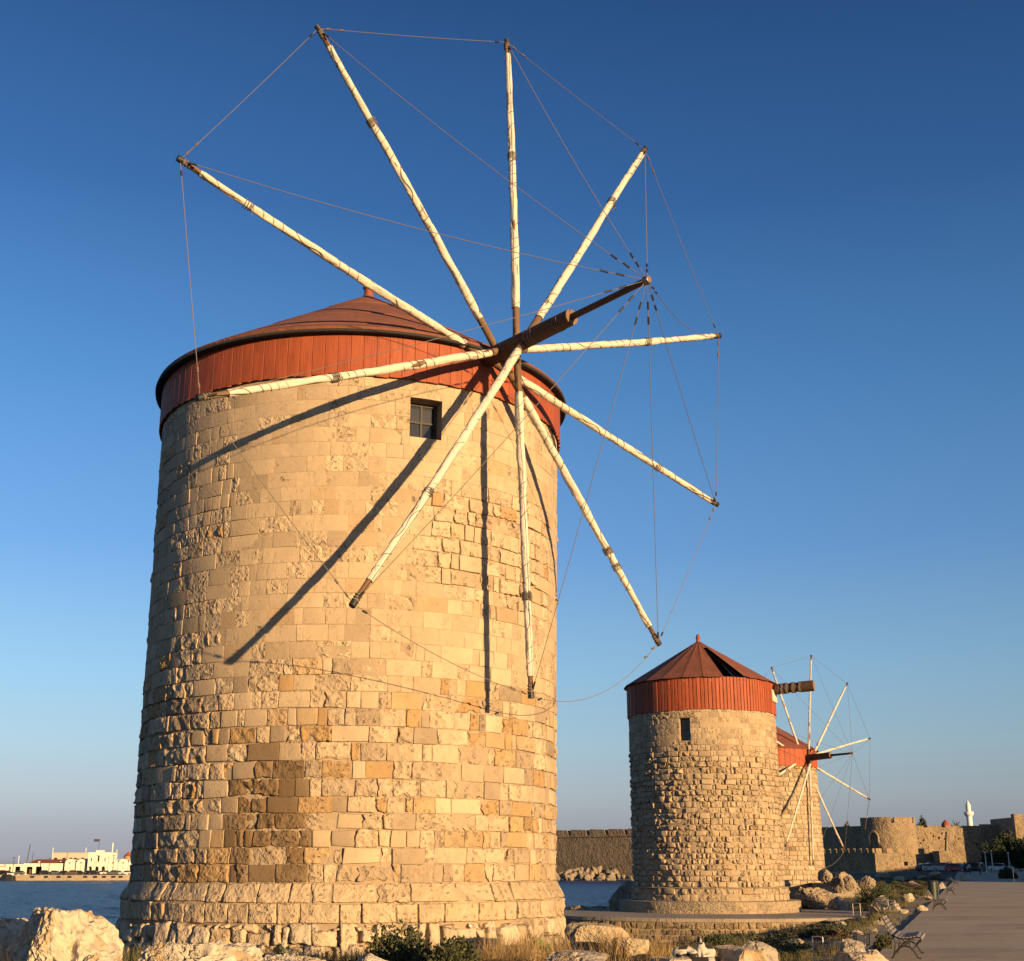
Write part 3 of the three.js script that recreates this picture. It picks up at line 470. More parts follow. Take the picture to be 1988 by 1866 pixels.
// ---------------------------------------------------------------- the mill with its cap sheet missing and no arms
{
  const B = V(9.27, -.30, -62.43), mill = thing('windmill', 'stone windmill without arms, a roof sheet missing and only a log shaft', 'windmill', B, 'stone windmills on the shore'), view = Math.atan2(-9.27, 62.43);
  const yT2 = .25 - B.y, yT1 = .84 - B.y, yH = 8.72 - B.y, yE = 10.2 - B.y, r = y => lerp(3.52, 3.55, (y - yT1) / (yH - yT1));
  const hitR = (px, py) => { const d = ray(px, py); const rr = 3.54, A = d[0] ** 2 + 1, Bq = -2 * (d[0] * B.x - B.z), Cq = B.x ** 2 + B.z ** 2 - rr * rr, t = (-Bq - Math.sqrt(Bq * Bq - 4 * A * Cq)) / (2 * A); return { a: Math.atan2(d[0] * t - B.x, -t - B.z), y: EYE + d[1] * t - B.y }; };
  const w0 = hitR(1318, 1394), w1 = hitR(1341, 1438), hole = { a0: w0.a, a1: w1.a, y0: w1.y, y1: w0.y };
  const rho = (a, y) => { const Y = y + B.y, dg = (a - view) / rad; return clamp(.06 + .78 * sstep(7.6, 6.2, Y) + .55 * fbm(a * 3, y * .7, 4, 3) + .2 * sstep(40, -30, dg) * sstep(7.5, 6, Y), 0, 1); };
  part('mortar_core', coreGeo(r, (a, y) => .006 + .075 * rho(a, y), yT1 - .1, yH + .3, hole, 150, 60), M.mortar, mill);
  const style = (a, y, R) => { const q = rho(a, y), k = R(); let c = mixc(CREAM, BUFF, R()); if (k < .12) c = mixc(GREY, BUFF, R() * .5); else if (k < .24) c = mixc(GOLD, BUFF, R()); { const tt = .88 + .16 * R(); c = mixc(c, BUFF, .4).map(x => x * tt * .98); } const very = R() < .6 * q; return { color: c, gap: .0015 + .014 * q * R(), bevel: .004 + .028 * q, amp: very ? .07 : .010 + .02 * q, freq: very ? 5 : 8, eat: very ? .09 : .035 * q, proud: (R() - .5) * .10 * q - (very ? .03 * R() : 0), scoop: very ? .05 : 0, jit: .004 + .014 * q, tilt: .14 * q, pitted: very || R() < .5, nx: very ? 7 : 4, ny: very ? 5 : 3, tile: 2, depth: .12, skip: R() < .012 * q }; };
  const blocks = ringWall({ seed: 107, r, y0: yT1, y1: yH + .2, course: .25, hole, style, wide: [.16, .56], yj: .03 });
  const rt = () => 3.69; part('tier_core', coreGeo(y => rt(y), () => .05, yT2 - .1, yT1 + .0, null, 90, 6), M.mortar, mill);
  blocks.push(...ringWall({ seed: 111, r: rt, y0: yT2, y1: yT1 - .01, course: .29, style: (a, y, R) => ({ ...style(a, 5 - B.y, R), skip: false }), wide: [.25, .6], hole: { a0: view + .01, a1: view + .075, y0: yT2 + .32, y1: yT1 - .06 } }));
  addBlocks(blocks, mill, M.stoneFar, 'stone_block', view);
  part('tier_ledge', lathe([[3.45, yT1 - .05], [3.70, yT1 - .05], [3.69, yT1 - .008], [3.5, yT1 + .015]], 90), M.concrete, mill);
  part('base_ring', lathe([[4.16, -.2], [4.19, -.2], [4.19, yT2 - .03], [4.16, yT2 + .004], [3.6, yT2 + .012]], 110), M.concrete, mill);
  addBlocks(ringWall({ seed: 131, r: () => 4.2, y0: -.18, y1: yT2 - .01, course: .36, style: (a, y, R) => { const t = .8 + .3 * R(); return { color: mixc([.44, .345, .23], GOLD, R() * .3).map(v => v * t), gap: .0015, bevel: .006, amp: .014, freq: 4, eat: .01, proud: (R() - .5) * .012, jit: .004, tilt: .02, pitted: true, nx: 7, ny: 5, depth: .06 }; }, wide: [.4, 1.3] }), mill, M.stoneFar, 'base_stone', view, 60);
  windowIn(mill, hole, r, .32, 1, 2, M.glass);
  planks(mill, 3.61, yH, yE, 128, [.39, .076, .018], 141, { gap: .013, ragged: .05, uneven: .02, tone: .82 });
  part('cap_lining', coreGeo(() => 3.565, () => 0, yH + .03, yE - .35, null, 90, 2), M.darkwood, mill);
  part('wall_plate', lathe([[3.0, yH + .14], [3.6, yH + .14], [3.6, yH + .2], [3.0, yH + .2]], 60), M.darkwood, mill);
  // roof sheets with standing seams, one slipped away
  const apex = 12.40 - B.y, nS = 24, eR = 3.74, R = rng(151), gapA = view + .43;
  for (let i = 0; i < nS; i++) {
    const a0 = i / nS * 2 * Math.PI + gapA - .5 * 2 * Math.PI / nS, a1 = a0 + 2 * Math.PI / nS, gone = i === 0, lift = i === 1 ? .10 : 0, pos = [], uv = [], idx = [], n = 4, dip = (R() - .5) * .03;
    for (let k = 0; k <= 1; k++) for (let j = 0; j <= 8; j++) for (let q = 0; q <= n; q++) { let t = j / 8; if (gone) t = .84 + .16 * t; const a = lerp(a0 + .004, a1 - .004, q / n), rr = lerp(eR + dip, .12, t), seam = (q === 0 || q === n) ? .02 : 0, y = lerp(yE - .03, apex, t) + seam + lift * (1 - t) * (q === 0 ? 1 : q === 1 ? .6 : .2) - k * .012; pos.push(rr * Math.sin(a), y, rr * Math.cos(a)); uv.push(q / n * .7, t * 4); }
    const m = n + 1, S = 9 * m; for (let j = 0; j < 8; j++) for (let q = 0; q < n; q++) { const a = j * m + q, b = a + m; idx.push(a, a + 1, b, b, a + 1, b + 1, S + a, S + b, S + a + 1, S + b, S + b + 1, S + a + 1); }
    for (let q = 0; q < n; q++) idx.push(q, S + q, q + 1, q + 1, S + q, S + q + 1);
    for (let j = 0; j < 8; j++) for (const q of [0, n]) { const a = j * m + q, b = a + m; idx.push(a, b, S + a, S + a, b, S + b); }
    part('roof_sheet', tint(geoOf(pos, idx, uv), ((t) => [.27, .085, .040].map(x => x * t))(.88 + .24 * R())), M.roof, mill);
  }
  for (let i = 0; i < 6; i++) { const a = gapA + (i - 2.5) * .35; part('rafter', bar(V(3.6 * Math.sin(a), yE - .15, 3.6 * Math.cos(a)), V(.1 * Math.sin(a), apex - .15, .1 * Math.cos(a)), .05, 1, 6), M.darkwood, mill); }
  part('finial', lathe([[0, apex + .42], [.06, apex + .40], [.10, apex + .33], [.085, apex + .29], [.12, apex + .26], [.12, apex + .2], [.09, apex + .16], [.10, apex + .06], [.15, apex - .03], [.19, apex - .12], [.12, apex - .14]], 16), M.redtrim, mill);
  const n = V(Math.sin(66 * rad), .045, Math.cos(66 * rad)).normalize(), C = V(0, 9.72 - B.y, 0), at = t => C.clone().addScaledVector(n, t);
  const sh = part('wind_shaft', bar(at(2.4), at(5.55), (s, f) => (.245 + .012 * Math.cos(4 * f) + .01 * Math.sin(9 * f)) * (s > .3 && s < .8 && Math.sin(s * 52) > .35 ? .86 : 1), 60, 16, { tile: 1, uu: 1.4 }), M.darkwood, mill);
  for (const t of [4.0, 4.22, 4.52, 4.85]) part('iron_band', helix(at(t), at(t + .1), .25, 3, .02, 12), M.rope, sh);
  part('end_grain', bar(at(5.551), at(5.56), .235, 1, 16), M.endwood, sh);
  const sf = V(Math.sin(66 * rad) * 3.6, 0, Math.cos(66 * rad) * 3.6), fr = new THREE.BoxGeometry(.9, .55, .06); fr.rotateY(66 * rad); fr.translate(sf.x * 1.01, 9.55 - B.y, sf.z * 1.01); part('shaft_board', boxUV(fr), M.cloth, mill);
}
// ---------------------------------------------------------------- the far mill with its wheel, half behind the second
{
  const c = P(1488, 1600, 82), B = V(c.x, .55, c.z), mill = thing('windmill', 'distant stone windmill with pale-armed wheel, standing beyond the armless mill', 'windmill', B, 'stone windmills on the shore'), view = Math.atan2(-B.x, -B.z), R0 = 3.3;
  const yH = P(1540, 1487, 79).y - B.y, yE = P(1540, 1452, 79).y - B.y, r = y => lerp(R0 + .12, R0, clamp(y / yH, 0, 1));
  const rho = (a, y) => clamp(.45 + .6 * fbm(a * 3, y * .7, 8, 3), 0, 1);
  part('mortar_core', coreGeo(r, () => .05, -.6, yH + .3, null, 90, 20), M.mortar, mill);
  const style = (a, y, R) => { const q = rho(a, y), k = R(); let cc = mixc(CREAM, BUFF, R()); if (k < .1) cc = mixc(GREY, BUFF, R() * .5); else if (k < .24) cc = mixc(GOLD, BUFF, R()); const tt = .86 + .22 * R(); return { color: cc.map(x => x * tt), gap: .006 + .012 * q * R(), bevel: .02, amp: .01 + .03 * q * R(), freq: 6, eat: .04 * q, proud: (R() - .5) * .07 * q, jit: .012, tilt: .14 * q, pitted: R() < .5, nx: 4, ny: 3, depth: .12 }; };
  const blocks = ringWall({ seed: 207, r, y0: .42, y1: yH + .2, course: .27, style, wide: [.22, .62] });
  blocks.push(...ringWall({ seed: 208, r: () => 3.62, y0: -.35, y1: .42, course: .26, style, wide: [.25, .62] }));
  part('plinth_core', coreGeo(() => 3.62, () => .04, -.6, .40, null, 90, 3), M.mortar, mill);
  part('plinth_ledge', lathe([[3.3, .36], [3.63, .36], [3.62, .415], [3.3, .44]], 80), M.concrete, mill);
  addBlocks(blocks, mill, M.stoneFar, 'stone_block', view + .7);
  planks(mill, R0 + .08, yH, yE, 60, [.42, .085, .02], 241, { gap: .003, uneven: .003 });
  part('cap_lining', coreGeo(() => R0 + .03, () => 0, yH + .03, yE, null, 60, 2), M.redtrim, mill);
  const apex = yE + 2.1; for (let i = 0; i < 3; i++) { const f = t => [lerp(R0 + .2, .12, t), lerp(yE, apex, t) + .012 * i], [ra, ya] = f([0, .33, .68][i]), [rb, yb] = f([.345, .69, 1][i]); part('roof_band', tint(band(ra, ya, rb, yb, .03, 60), [.28, .085, .045]), M.roof, mill); }
  part('finial', lathe([[0, apex + .4], [.09, apex + .33], [.08, apex + .2], [.16, apex - .06], [.1, apex - .1]], 12), M.redtrim, mill);
  const n = V(.64566, .02, .76345).normalize(), hub = P(1570, 1471, 79.4), off = [0, .25, -.3, -.6, -.45];
  const known = { 0: [1575, 1273], 1: [1645, 1327], 2: [1689, 1434], 3: [1688, 1552], 4: [1640, 1651], 5: [1579, 1679], 6: [1525, 1643], 9: [1498, 1296] };
  const h = V(n.z, 0, -n.x).normalize(), u = V().crossVectors(n, h), tips = [];
  for (let k = 0; k < 10; k++) { const c0 = hub.clone().addScaledVector(n, off[k % 5]); if (known[k]) tips.push(onPlane(...known[k], c0, n).sub(B)); else { const a = (k === 7 ? 247 : 291) * rad; tips.push(c0.addScaledVector(h, Math.sin(a) * 6.4).addScaledVector(u, Math.cos(a) * 6.4).sub(B)); } }
  windWheel(mill, { C: hub.clone().sub(B), n, tips, off, seed: 55, back: 2.2, shaft: 1.65, sprit: 3.25, r0: .24, r1: .19, b0: .075, b1: .06, k: 1.08, rope: .009, noRim: [3], sagRim: { 4: .5 }, sagStay: {} });
  // a last piece of the broken rim rope hangs from the arm tip
  part('broken_rope', bar(tips[3], tips[3].clone().add(V(-.5, -1.9, .2)), .02, 4, 5), M.cord, mill);
}
// ---------------------------------------------------------------- rocks
function rockGeo(seed, sx, sy, sz, det, o = {}) {
  const R = rng(seed), pl = []; for (let i = 0; i < (o.planes ?? 15); i++) { const n = V(R() - .5, (R() - .5) * .9, R() - .5).normalize(); pl.push([n, .50 + .34 * R()]); }
  if (o.flat) pl.push([V(.05, 1, .03).normalize(), o.flat]);
  let g = new THREE.IcosahedronGeometry(1, det); g.deleteAttribute('uv'); g.deleteAttribute('normal'); g = mergeVertices(g, 1e-4);
  const p = g.attributes.position, v = V(), col = new Float32Array(p.count * 3), s1 = R() * 90, ka = o.rough ?? 1, base = o.color ?? [.60, .50, .36];
  for (let i = 0; i < p.count; i++) {
    v.fromBufferAttribute(p, i); const u = v.clone();
    for (const [n, c] of pl) { const d = v.dot(n); if (d > c) v.addScaledVector(n, (c - d) * .96); }
    const f = .20 * fbm(u.x * 1.3 + s1, u.y * 1.3, u.z * 1.3, 3) + ka * (.045 * (1 - 2 * Math.abs(fbm(u.x * 3 + s1, u.y * 3 + 4, u.z * 3, 3))) + .05 * fbm(u.x * 6, u.y * 6 + s1, u.z * 6, 3) + .02 * fbm(u.x * 17, u.y * 17 + s1, u.z * 17, 3));
    const pit = ka * (.09 * sstep(.24, .36, fbm(u.x * 5.5 + 3, u.y * 5.5 + s1, u.z * 5.5, 3)) + .04 * sstep(.26, .36, fbm(u.x * 12 + 3, u.y * 12 + s1, u.z * 12, 2))); v.multiplyScalar(1 + f - pit);
    p.setXYZ(i, v.x * sx, v.y * sy, v.z * sz);
    const t = fbm(u.x * 2.2, u.y * 2.2 + 40, u.z * 2.2 + s1, 4), w = fbm(u.x * 6, u.y * 6 + 80, u.z * 6 + s1, 3); let c = mixc(base, [.50, .33, .16], sstep(.14, .36, t) * .75); c = mixc(c, [.27, .235, .20], sstep(.16, .4, w) * .6 + (o.grey ?? 0) * .55); col.set(c.map(x => x * ALB), i * 3);
  }
  g.setAttribute('color', new THREE.BufferAttribute(col, 3)); g.computeVertexNormals(); return boxUV(g, o.tile ?? 1.1);
}
function rock(label, px, pyTop, wpx, hpx, d, o = {}) { // placed from where it shows; d is its depth, or the ground under its foot gives it
  if (!d) d = -hitGround(px, pyTop + hpx, 10).z; const k = d / FOCAL, c = P(px, pyTop, d), sx = wpx * k / 2, H = hpx * k, sy = (o.sink ?? 1) * H * .62, sz = (o.deep ?? 1) * sx, top = c.y;
  const m = solo('boulder', rockGeo(o.seed ?? Math.round(px * 7 + pyTop), sx * 1.08, sy * 1.1, sz, o.det ?? (wpx > 150 ? 52 : wpx > 60 ? 34 : wpx > 25 ? 22 : 12), o), M.rock, label, 'rock', V(c.x, 0, c.z), o.group);
  m.geometry.computeBoundingBox(); { const bb = m.geometry.boundingBox; m.geometry.scale(wpx * k / (bb.max.x - bb.min.x), 1, wpx * k / (bb.max.x - bb.min.x)); m.geometry.translate(-(bb.max.x + bb.min.x) / 2 * wpx * k / (bb.max.x - bb.min.x), 0, 0); m.geometry.computeBoundingBox(); } m.position.y = top - m.geometry.boundingBox.max.y; m.rotation.y = 0; return m;
}
rock('big pale limestone boulder with rust stains at the water side of the large mill', 148, 1761, 200, 200, 10, { seed: 18, rough: 1.7, deep: .9, flat: .6, planes: 10, sink: 1.0, color: [.66, .56, .40] });
rock('greyish boulder on the seaward side of the biggest rust-stained boulder', -8, 1783, 160, 170, 10.4, { seed: 26, color: [.64, .54, .39] });
rock('pale rock shoulder joining the two big boulders by the water', 66, 1778, 90, 150, 10.2, { seed: 29, flat: .6, color: [.64, .53, .37] });
rock('low boulder in front of the biggest rust-stained boulder', 205, 1848, 110, 110, 9.2, { seed: 33, color: [.60, .50, .36] });
rock('long low pitted white rock at the foot of the large mill', 385, 1826, 290, 150, 12, { seed: 41, deep: .5, rough: 2.2, color: [.68, .59, .44], planes: 8, flat: .75 });
rock('pitted pale rock between the white rock and the dark bushes', 590, 1852, 190, 90, 13, { seed: 45, deep: .6, rough: 2, color: [.64, .55, .41], flat: .8 });
rock('small pale stone among bushes under the large mill', 727, 1850, 70, 60, 14.2, { seed: 47, color: [.62, .54, .42] });
rock('flat-topped cream boulder at the landward foot of the large mill', 1165, 1791, 132, 75, 17.4, { seed: 51, flat: .55, deep: .8, rough: .45, color: [.58, .45, .28] });
rock('cream slab lying before the flat-topped boulder', 1224, 1820, 66, 46, 16.6, { seed: 53, flat: .45, rough: .35, color: [.56, .44, .28] });
rock('low grey stone in dry grass beside the large mill', 1120, 1846, 120, 60, 14.6, { seed: 54, flat: .5, grey: .6 });
rock('broad cream rock next to the sitting cat', 1432, 1837, 128, 110, 15.4, { seed: 61, flat: .42, rough: .4, planes: 5, color: [.58, .46, .30] });
rock('low grey rock under the curled cat', 1322, 1857, 120, 80, 15.0, { seed: 63, flat: .4, rough: .5, grey: .4 });
rock('dark grey rock behind the broad cat rock', 1462, 1826, 85, 60, 18.5, { seed: 65, grey: .8 });
rock('bluish grey boulder below the first bench', 1648, 1822, 74, 80, 24.2, { seed: 71, grey: .55, deep: 1 });
rock('flat grey slab below the first bench', 1660, 1848, 84, 60, 22.2, { seed: 72, grey: .4, flat: .35 });
rock('pale rock touching the promenade edge before the first bench', 1700, 1844, 56, 60, 22.3, { seed: 73, grey: .2, flat: .5 });
rock('sunlit pointed rock standing in scrub beside wire cages', 1708, 1738, 44, 36, 0, { seed: 81, planes: 12, deep: .8, color: [.62, .47, .30] });
rock('bluish low rock next to the sunlit pointed rock', 1733, 1751, 28, 20, 0, { seed: 82, grey: .5 });
rock('craggy brown boulder below the far mill platform', 1576, 1721, 92, 48, 66, { seed: 85, rough: 2.4, color: [.46, .35, .22], grey: .2 });
rock('dark craggy boulder under the far mill platform end', 1626, 1740, 42, 28, 64, { seed: 86, rough: 1.4, grey: .7 });
const farRocks = [[1601, 1684, 28, 24, 76], [1629, 1692, 36, 28, 73], [1648, 1698, 22, 22, 72], [1682, 1700, 34, 22, 74], [1762, 1734, 26, 18, 0], [1815, 1692, 24, 10, 0], [1827, 1712, 18, 14, 0], [1874, 1698, 18, 14, 0], [1634, 1788, 30, 14, 0], [1672, 1778, 42, 12, 0], [1705, 1786, 24, 10, 0], [1787, 1757, 26, 14, 0], [1772, 1711, 30, 12, 0], [1714, 1693, 26, 10, 0], [1745, 1701, 24, 9, 0], [1660, 1804, 30, 10, 0], [1610, 1808, 26, 10, 0], [1692, 1800, 22, 9, 0], [1545, 1822, 30, 14, 0], [1800, 1738, 18, 10, 0], [1753, 1765, 20, 9, 0], [1843, 1704, 14, 8, 0], [1790, 1700, 18, 7, 0]];
farRocks.forEach(([x, y, w, h, d], i) => rock('rough limestone rock lying among the scrub beside the promenade', x, y, w, h, d, { seed: 300 + i, group: 'rocks in the scrub', color: i < 4 ? [.48, .37, .24] : undefined, rough: i < 4 ? 2.4 : 1.8, grey: i < 4 ? .45 : i % 3 ? .1 : .5, planes: 22 }));
[[1122, 1757, 40, 18, 64], [1162, 1758, 40, 16, 66], [1190, 1762, 24, 12, 63]].forEach(([x, y, w, h, d], i) => rock('brown shore rock at the waterline between the two nearer mills', x, y, w, h, d, { seed: 340 + i, group: 'shore rocks between mills', color: [.40, .31, .2] }));
rock('tall dark rock at the seaward side of the armless mill', 1212, 1708, 60, 64, 66, { seed: 350, grey: .9, deep: .8 });

// ---------------------------------------------------------------- stone platforms
{
  const c = V(9.3, 0, -62.2), top = -.25, RP = 8.95, g = thing('mill_platform', 'low rounded stone platform carrying the armless mill', 'platform', V(c.x, -1.7, c.z)); const y1 = top + 1.7;
  const a0 = -150 * rad, a1 = 33 * rad, sh = new THREE.Shape(), pts = []; for (let i = 0; i <= 40; i++) { const a = lerp(a0, a1, i / 40); pts.push([RP * Math.sin(a), RP * Math.cos(a)]); } pts.push([7.2, 1.2], [5.5, -6]);
  pts.forEach(([x, z], i) => i ? sh.lineTo(x, -z) : sh.moveTo(x, -z)); sh.closePath();
  const e = new THREE.ExtrudeGeometry(sh, { depth: .12, bevelEnabled: true, bevelSize: .03, bevelThickness: .02, bevelSegments: 1 }); e.rotateX(-Math.PI / 2); e.translate(0, y1 - .14, 0); part('paving', boxUV(e, 1), M.concrete, g);
  part('mortar_core', coreGeo(() => RP, () => .02, -.6, y1 - .125, null, 140, 6), std({ color: lin(.44, .33, .20), map: T.stone, bumpMap: T.stoneBump, bumpScale: .04, roughness: 1 }), g);
  const st = (a, y, R) => (a < a0 || a > a1 - .02) ? { skip: 1 } : ({ color: mixc(mixc([.38, .28, .17], [.25, .175, .105], R()), GOLD, R() * .35), gap: .008 + .012 * R(), bevel: .02, amp: .03, freq: 6, eat: .05, proud: (R() - .5) * .04, jit: .03, tilt: .15, pitted: true, nx: 5, ny: 4, depth: .1 });
  addBlocks(ringWall({ seed: 401, r: () => RP + .01, y0: -.5, y1: y1 - .14, course: .215, style: st, wide: [.2, .48] }), g, M.stoneFar, 'stone_block', -.15, 220);
  const A = V(RP * Math.sin(a1), 0, RP * Math.cos(a1)), Bq = V(7.2, 0, 1.2), dir = Bq.clone().sub(A), L = dir.length(), w = box(0, L, -.4, y1 - .13, -.3, 0); const m = part('side_wall', w, M.concrete, g); m.position.copy(A); m.rotation.y = Math.atan2(-dir.z, dir.x);
}
{
  const a = P(1606, 1719, 75), b = P(1684, 1718, 77), g = thing('mill_platform', 'pale concrete platform beside the distant mill', 'platform', V((a.x + b.x) / 2, -.3, -76)); const w = b.x - a.x;
  part('retaining_wall', box(-w / 2, w / 2, -.3, a.y + .3, -5, 0), M.concrete, g); part('coping', box(-w / 2 - .06, w / 2 + .06, a.y + .302, a.y + .40, -5, .07), M.concrete, g);
}
// ---------------------------------------------------------------- plants
function leafGeo(seed, n, o) { // many small leaves spread through clumps
  const R = rng(seed), pos = [], col = [], idx = [], cl = []; for (let i = 0; i < (o.clumps ?? 14); i++) { const a = R() * 6.283, r = Math.sqrt(R()) * .8, y = R(); cl.push([Math.cos(a) * r, y * (1 - r * .5), Math.sin(a) * r, .22 + .2 * R(), R()]); }
  for (let i = 0; i < n; i++) {
    const c = cl[Math.floor(R() * cl.length)]; let x, y, z; do { x = R() * 2 - 1; y = R() * 2 - 1; z = R() * 2 - 1; } while (x * x + y * y + z * z > 1); const k = Math.pow(R(), .3) / Math.max(.3, Math.hypot(x, y, z));
    const p = V((c[0] + x * k * c[3]) * o.r, Math.max(.0, c[1] * .8 + .05 + y * k * c[3]) * o.h, (c[2] + z * k * c[3]) * o.r);
    const d = V(R() - .5 + x * .7, R() * .9 + .1, R() - .5 + z * .7).normalize(), s = V(R() - .5, R() - .5, R() - .5).cross(d).normalize(), L = o.leaf * (.6 + .8 * R()), w = L * (o.thin ?? .3), b = pos.length / 3;
    for (const q of [p, p.clone().addScaledVector(d, L * .5).addScaledVector(s, w), p.clone().addScaledVector(d, L), p.clone().addScaledVector(d, L * .5).addScaledVector(s, -w)]) pos.push(q.x, q.y, q.z);
    idx.push(b, b + 1, b + 2, b, b + 2, b + 3); const t = R(), cc = mixc(o.c0, o.c1, clamp(t * .7 + c[4] * .4, 0, 1)); for (let q = 0; q < 4; q++) col.push(...cc);
  }
  return geoOf(pos, idx, null, col);
}
function bladeGeo(seed, n, o) { // grass: thin bent blades fanning from the ground
  const R = rng(seed), pos = [], col = [], idx = [];
  for (let i = 0; i < n; i++) {
    const a = R() * 6.283, r = Math.sqrt(R()) * o.r, b = V(Math.cos(a) * r, 0, Math.sin(a) * r), la = R() * 6.283, lean = (.15 + .7 * R()) * o.lean, h = o.h * (.45 + .65 * R()), w = o.w * (.6 + .6 * R()), sd = V(-Math.sin(la), 0, Math.cos(la)), q0 = pos.length / 3, cc = mixc(o.c0, o.c1, R());
    for (let k = 0; k <= 3; k++) { const t = k / 3, c = b.clone().add(V(Math.cos(la) * lean * h * t * t, h * t * (1 - .25 * lean * t), Math.sin(la) * lean * h * t * t)), ww = w * (1 - t * .85); for (const s of [-1, 1]) { const q = c.clone().addScaledVector(sd, s * ww); pos.push(q.x, q.y, q.z); col.push(...cc); } }
    for (let k = 0; k < 3; k++) { const p = q0 + k * 2; idx.push(p, p + 1, p + 2, p + 2, p + 1, p + 3); }
  }
  return geoOf(pos, idx, null, col);
}
const stemMat = std({ color: lin(.12, .08, .045), roughness: 1, name: 'stem' });
function shrub(name, label, px, pyTop, wpx, hpx, d, o = {}) {
  if (!d) d = -hitGround(px, pyTop + hpx, 10).z; const k = d / FOCAL, r = wpx * k / 2, c = P(px, pyTop, d), gy = o.gy ?? landH(c.x, c.z), h = Math.max(.15, c.y - gy + .02), R = rng(px);
  const g = thing(name, label, o.cat ?? 'shrub', V(c.x, gy - .02, c.z), o.group); const st = []; for (let i = 0; i < 7; i++) { const a = R() * 6.28; st.push(bar(V(0, -.05, 0), V(Math.cos(a) * r * .6, h * (.4 + .4 * R()), Math.sin(a) * r * .6), .008 + .004 * R(), 2, 4, { caps: false })); }
  part('stems', mergeGeometries(st), stemMat, g); part('foliage', leafGeo(px * 3 + 1, o.n ?? 2600, { r: r * .95, h, leaf: o.leaf ?? .06, c0: o.c0 ?? [.032, .04, .013], c1: o.c1 ?? [.075, .085, .026], clumps: o.clumps ?? 16, thin: o.thin ?? .28 }), M.leaf, g); return g;
}
shrub('bush', 'tall dark green bush against the foot of the large mill', 778, 1798, 150, 110, 16.2, { n: 5200, leaf: .045, clumps: 26 });
shrub('bush', 'broad dark green bush beside the tall one under the large mill', 868, 1818, 150, 90, 15.4, { n: 5200, leaf: .045, clumps: 24, c1: [.085, .088, .024] });
shrub('bush', 'small green bush between pale rocks under the large mill', 568, 1840, 96, 60, 14.4, { n: 3000, leaf: .045, c0: [.05, .065, .02], c1: [.13, .15, .045] });
shrub('leafy_plant', 'bright green leafy plant at the landward foot of the large mill', 1050, 1826, 26, 40, 17.2, { n: 260, leaf: .09, thin: .4, c0: [.09, .14, .03], c1: [.16, .22, .05], cat: 'plant', clumps: 6 });
shrub('bush', 'round dark bush at the corner of the armless mill platform', 1599, 1776, 34, 30, 54, { n: 1600, leaf: .09, gy: -1.2, c0: [.03, .05, .015], c1: [.07, .10, .03] });
shrub('bush', 'big dark bush in the hollow before the platform corner', 1606, 1800, 76, 50, 36, { n: 7000, leaf: .05, clumps: 30, c0: [.022, .03, .012], c1: [.06, .07, .025] });
shrub('bush', 'low dark bush before the rounded platform wall', 1550, 1822, 80, 20, 41, { n: 4500, leaf: .05, clumps: 24, c0: [.04, .045, .018], c1: [.10, .095, .035] });
shrub('bush', 'olive bush behind the first bench', 1712, 1808, 36, 30, 30, { n: 2600, leaf: .045, c0: [.06, .06, .02], c1: [.13, .12, .04] });
shrub('bush', 'tall green bush behind the sunlit pointed rock', 1700, 1718, 76, 34, 62, { n: 6000, leaf: .08, clumps: 28, c0: [.04, .055, .018], c1: [.10, .12, .035] });
{ // low shrubs over the strip between mills and promenade
  const protos = [0, 1, 2, 3].map(i => leafGeo(500 + i, 1900, { r: .55, h: .42, leaf: .055, clumps: 18, thin: .3, c0: [[.05, .058, .02], [.075, .06, .02], [.045, .055, .02], [.11, .07, .03]][i], c1: [[.12, .125, .045], [.15, .115, .045], [.095, .11, .035], [.17, .11, .05]][i] })), R = rng(510), kinds = ['green', 'olive brown', 'dark green', 'reddish brown'];
  let n = 0; while (n < 170) { const d = 27 + Math.pow(R(), .9) * 165, e = -1 - R() * (5 + d * .04), x = edgeX(d) + e, z = -d; if (Math.hypot(x - 9.3, z + 62.2) < 12.5 || (d > 42 && d < 56 && e < -4.5) || (Math.abs(z + 78) < 4.5 && x < 23.5) || Math.hypot(x - 16.5, z + 82) < 5) continue; const k = Math.floor(R() * 4), s = .42 + R() * .72; const m = solo('low_shrub', protos[k], M.leaf, 'low ' + kinds[k] + ' shrub among rocks beside the promenade', 'shrub', V(x, landH(x, z) - .04, z), 'low ' + kinds[k] + ' shrubs beside the promenade'); m.scale.set(s * 1.2, s, s * 1.2); m.rotation.y = R() * 6.28; n++; }
}
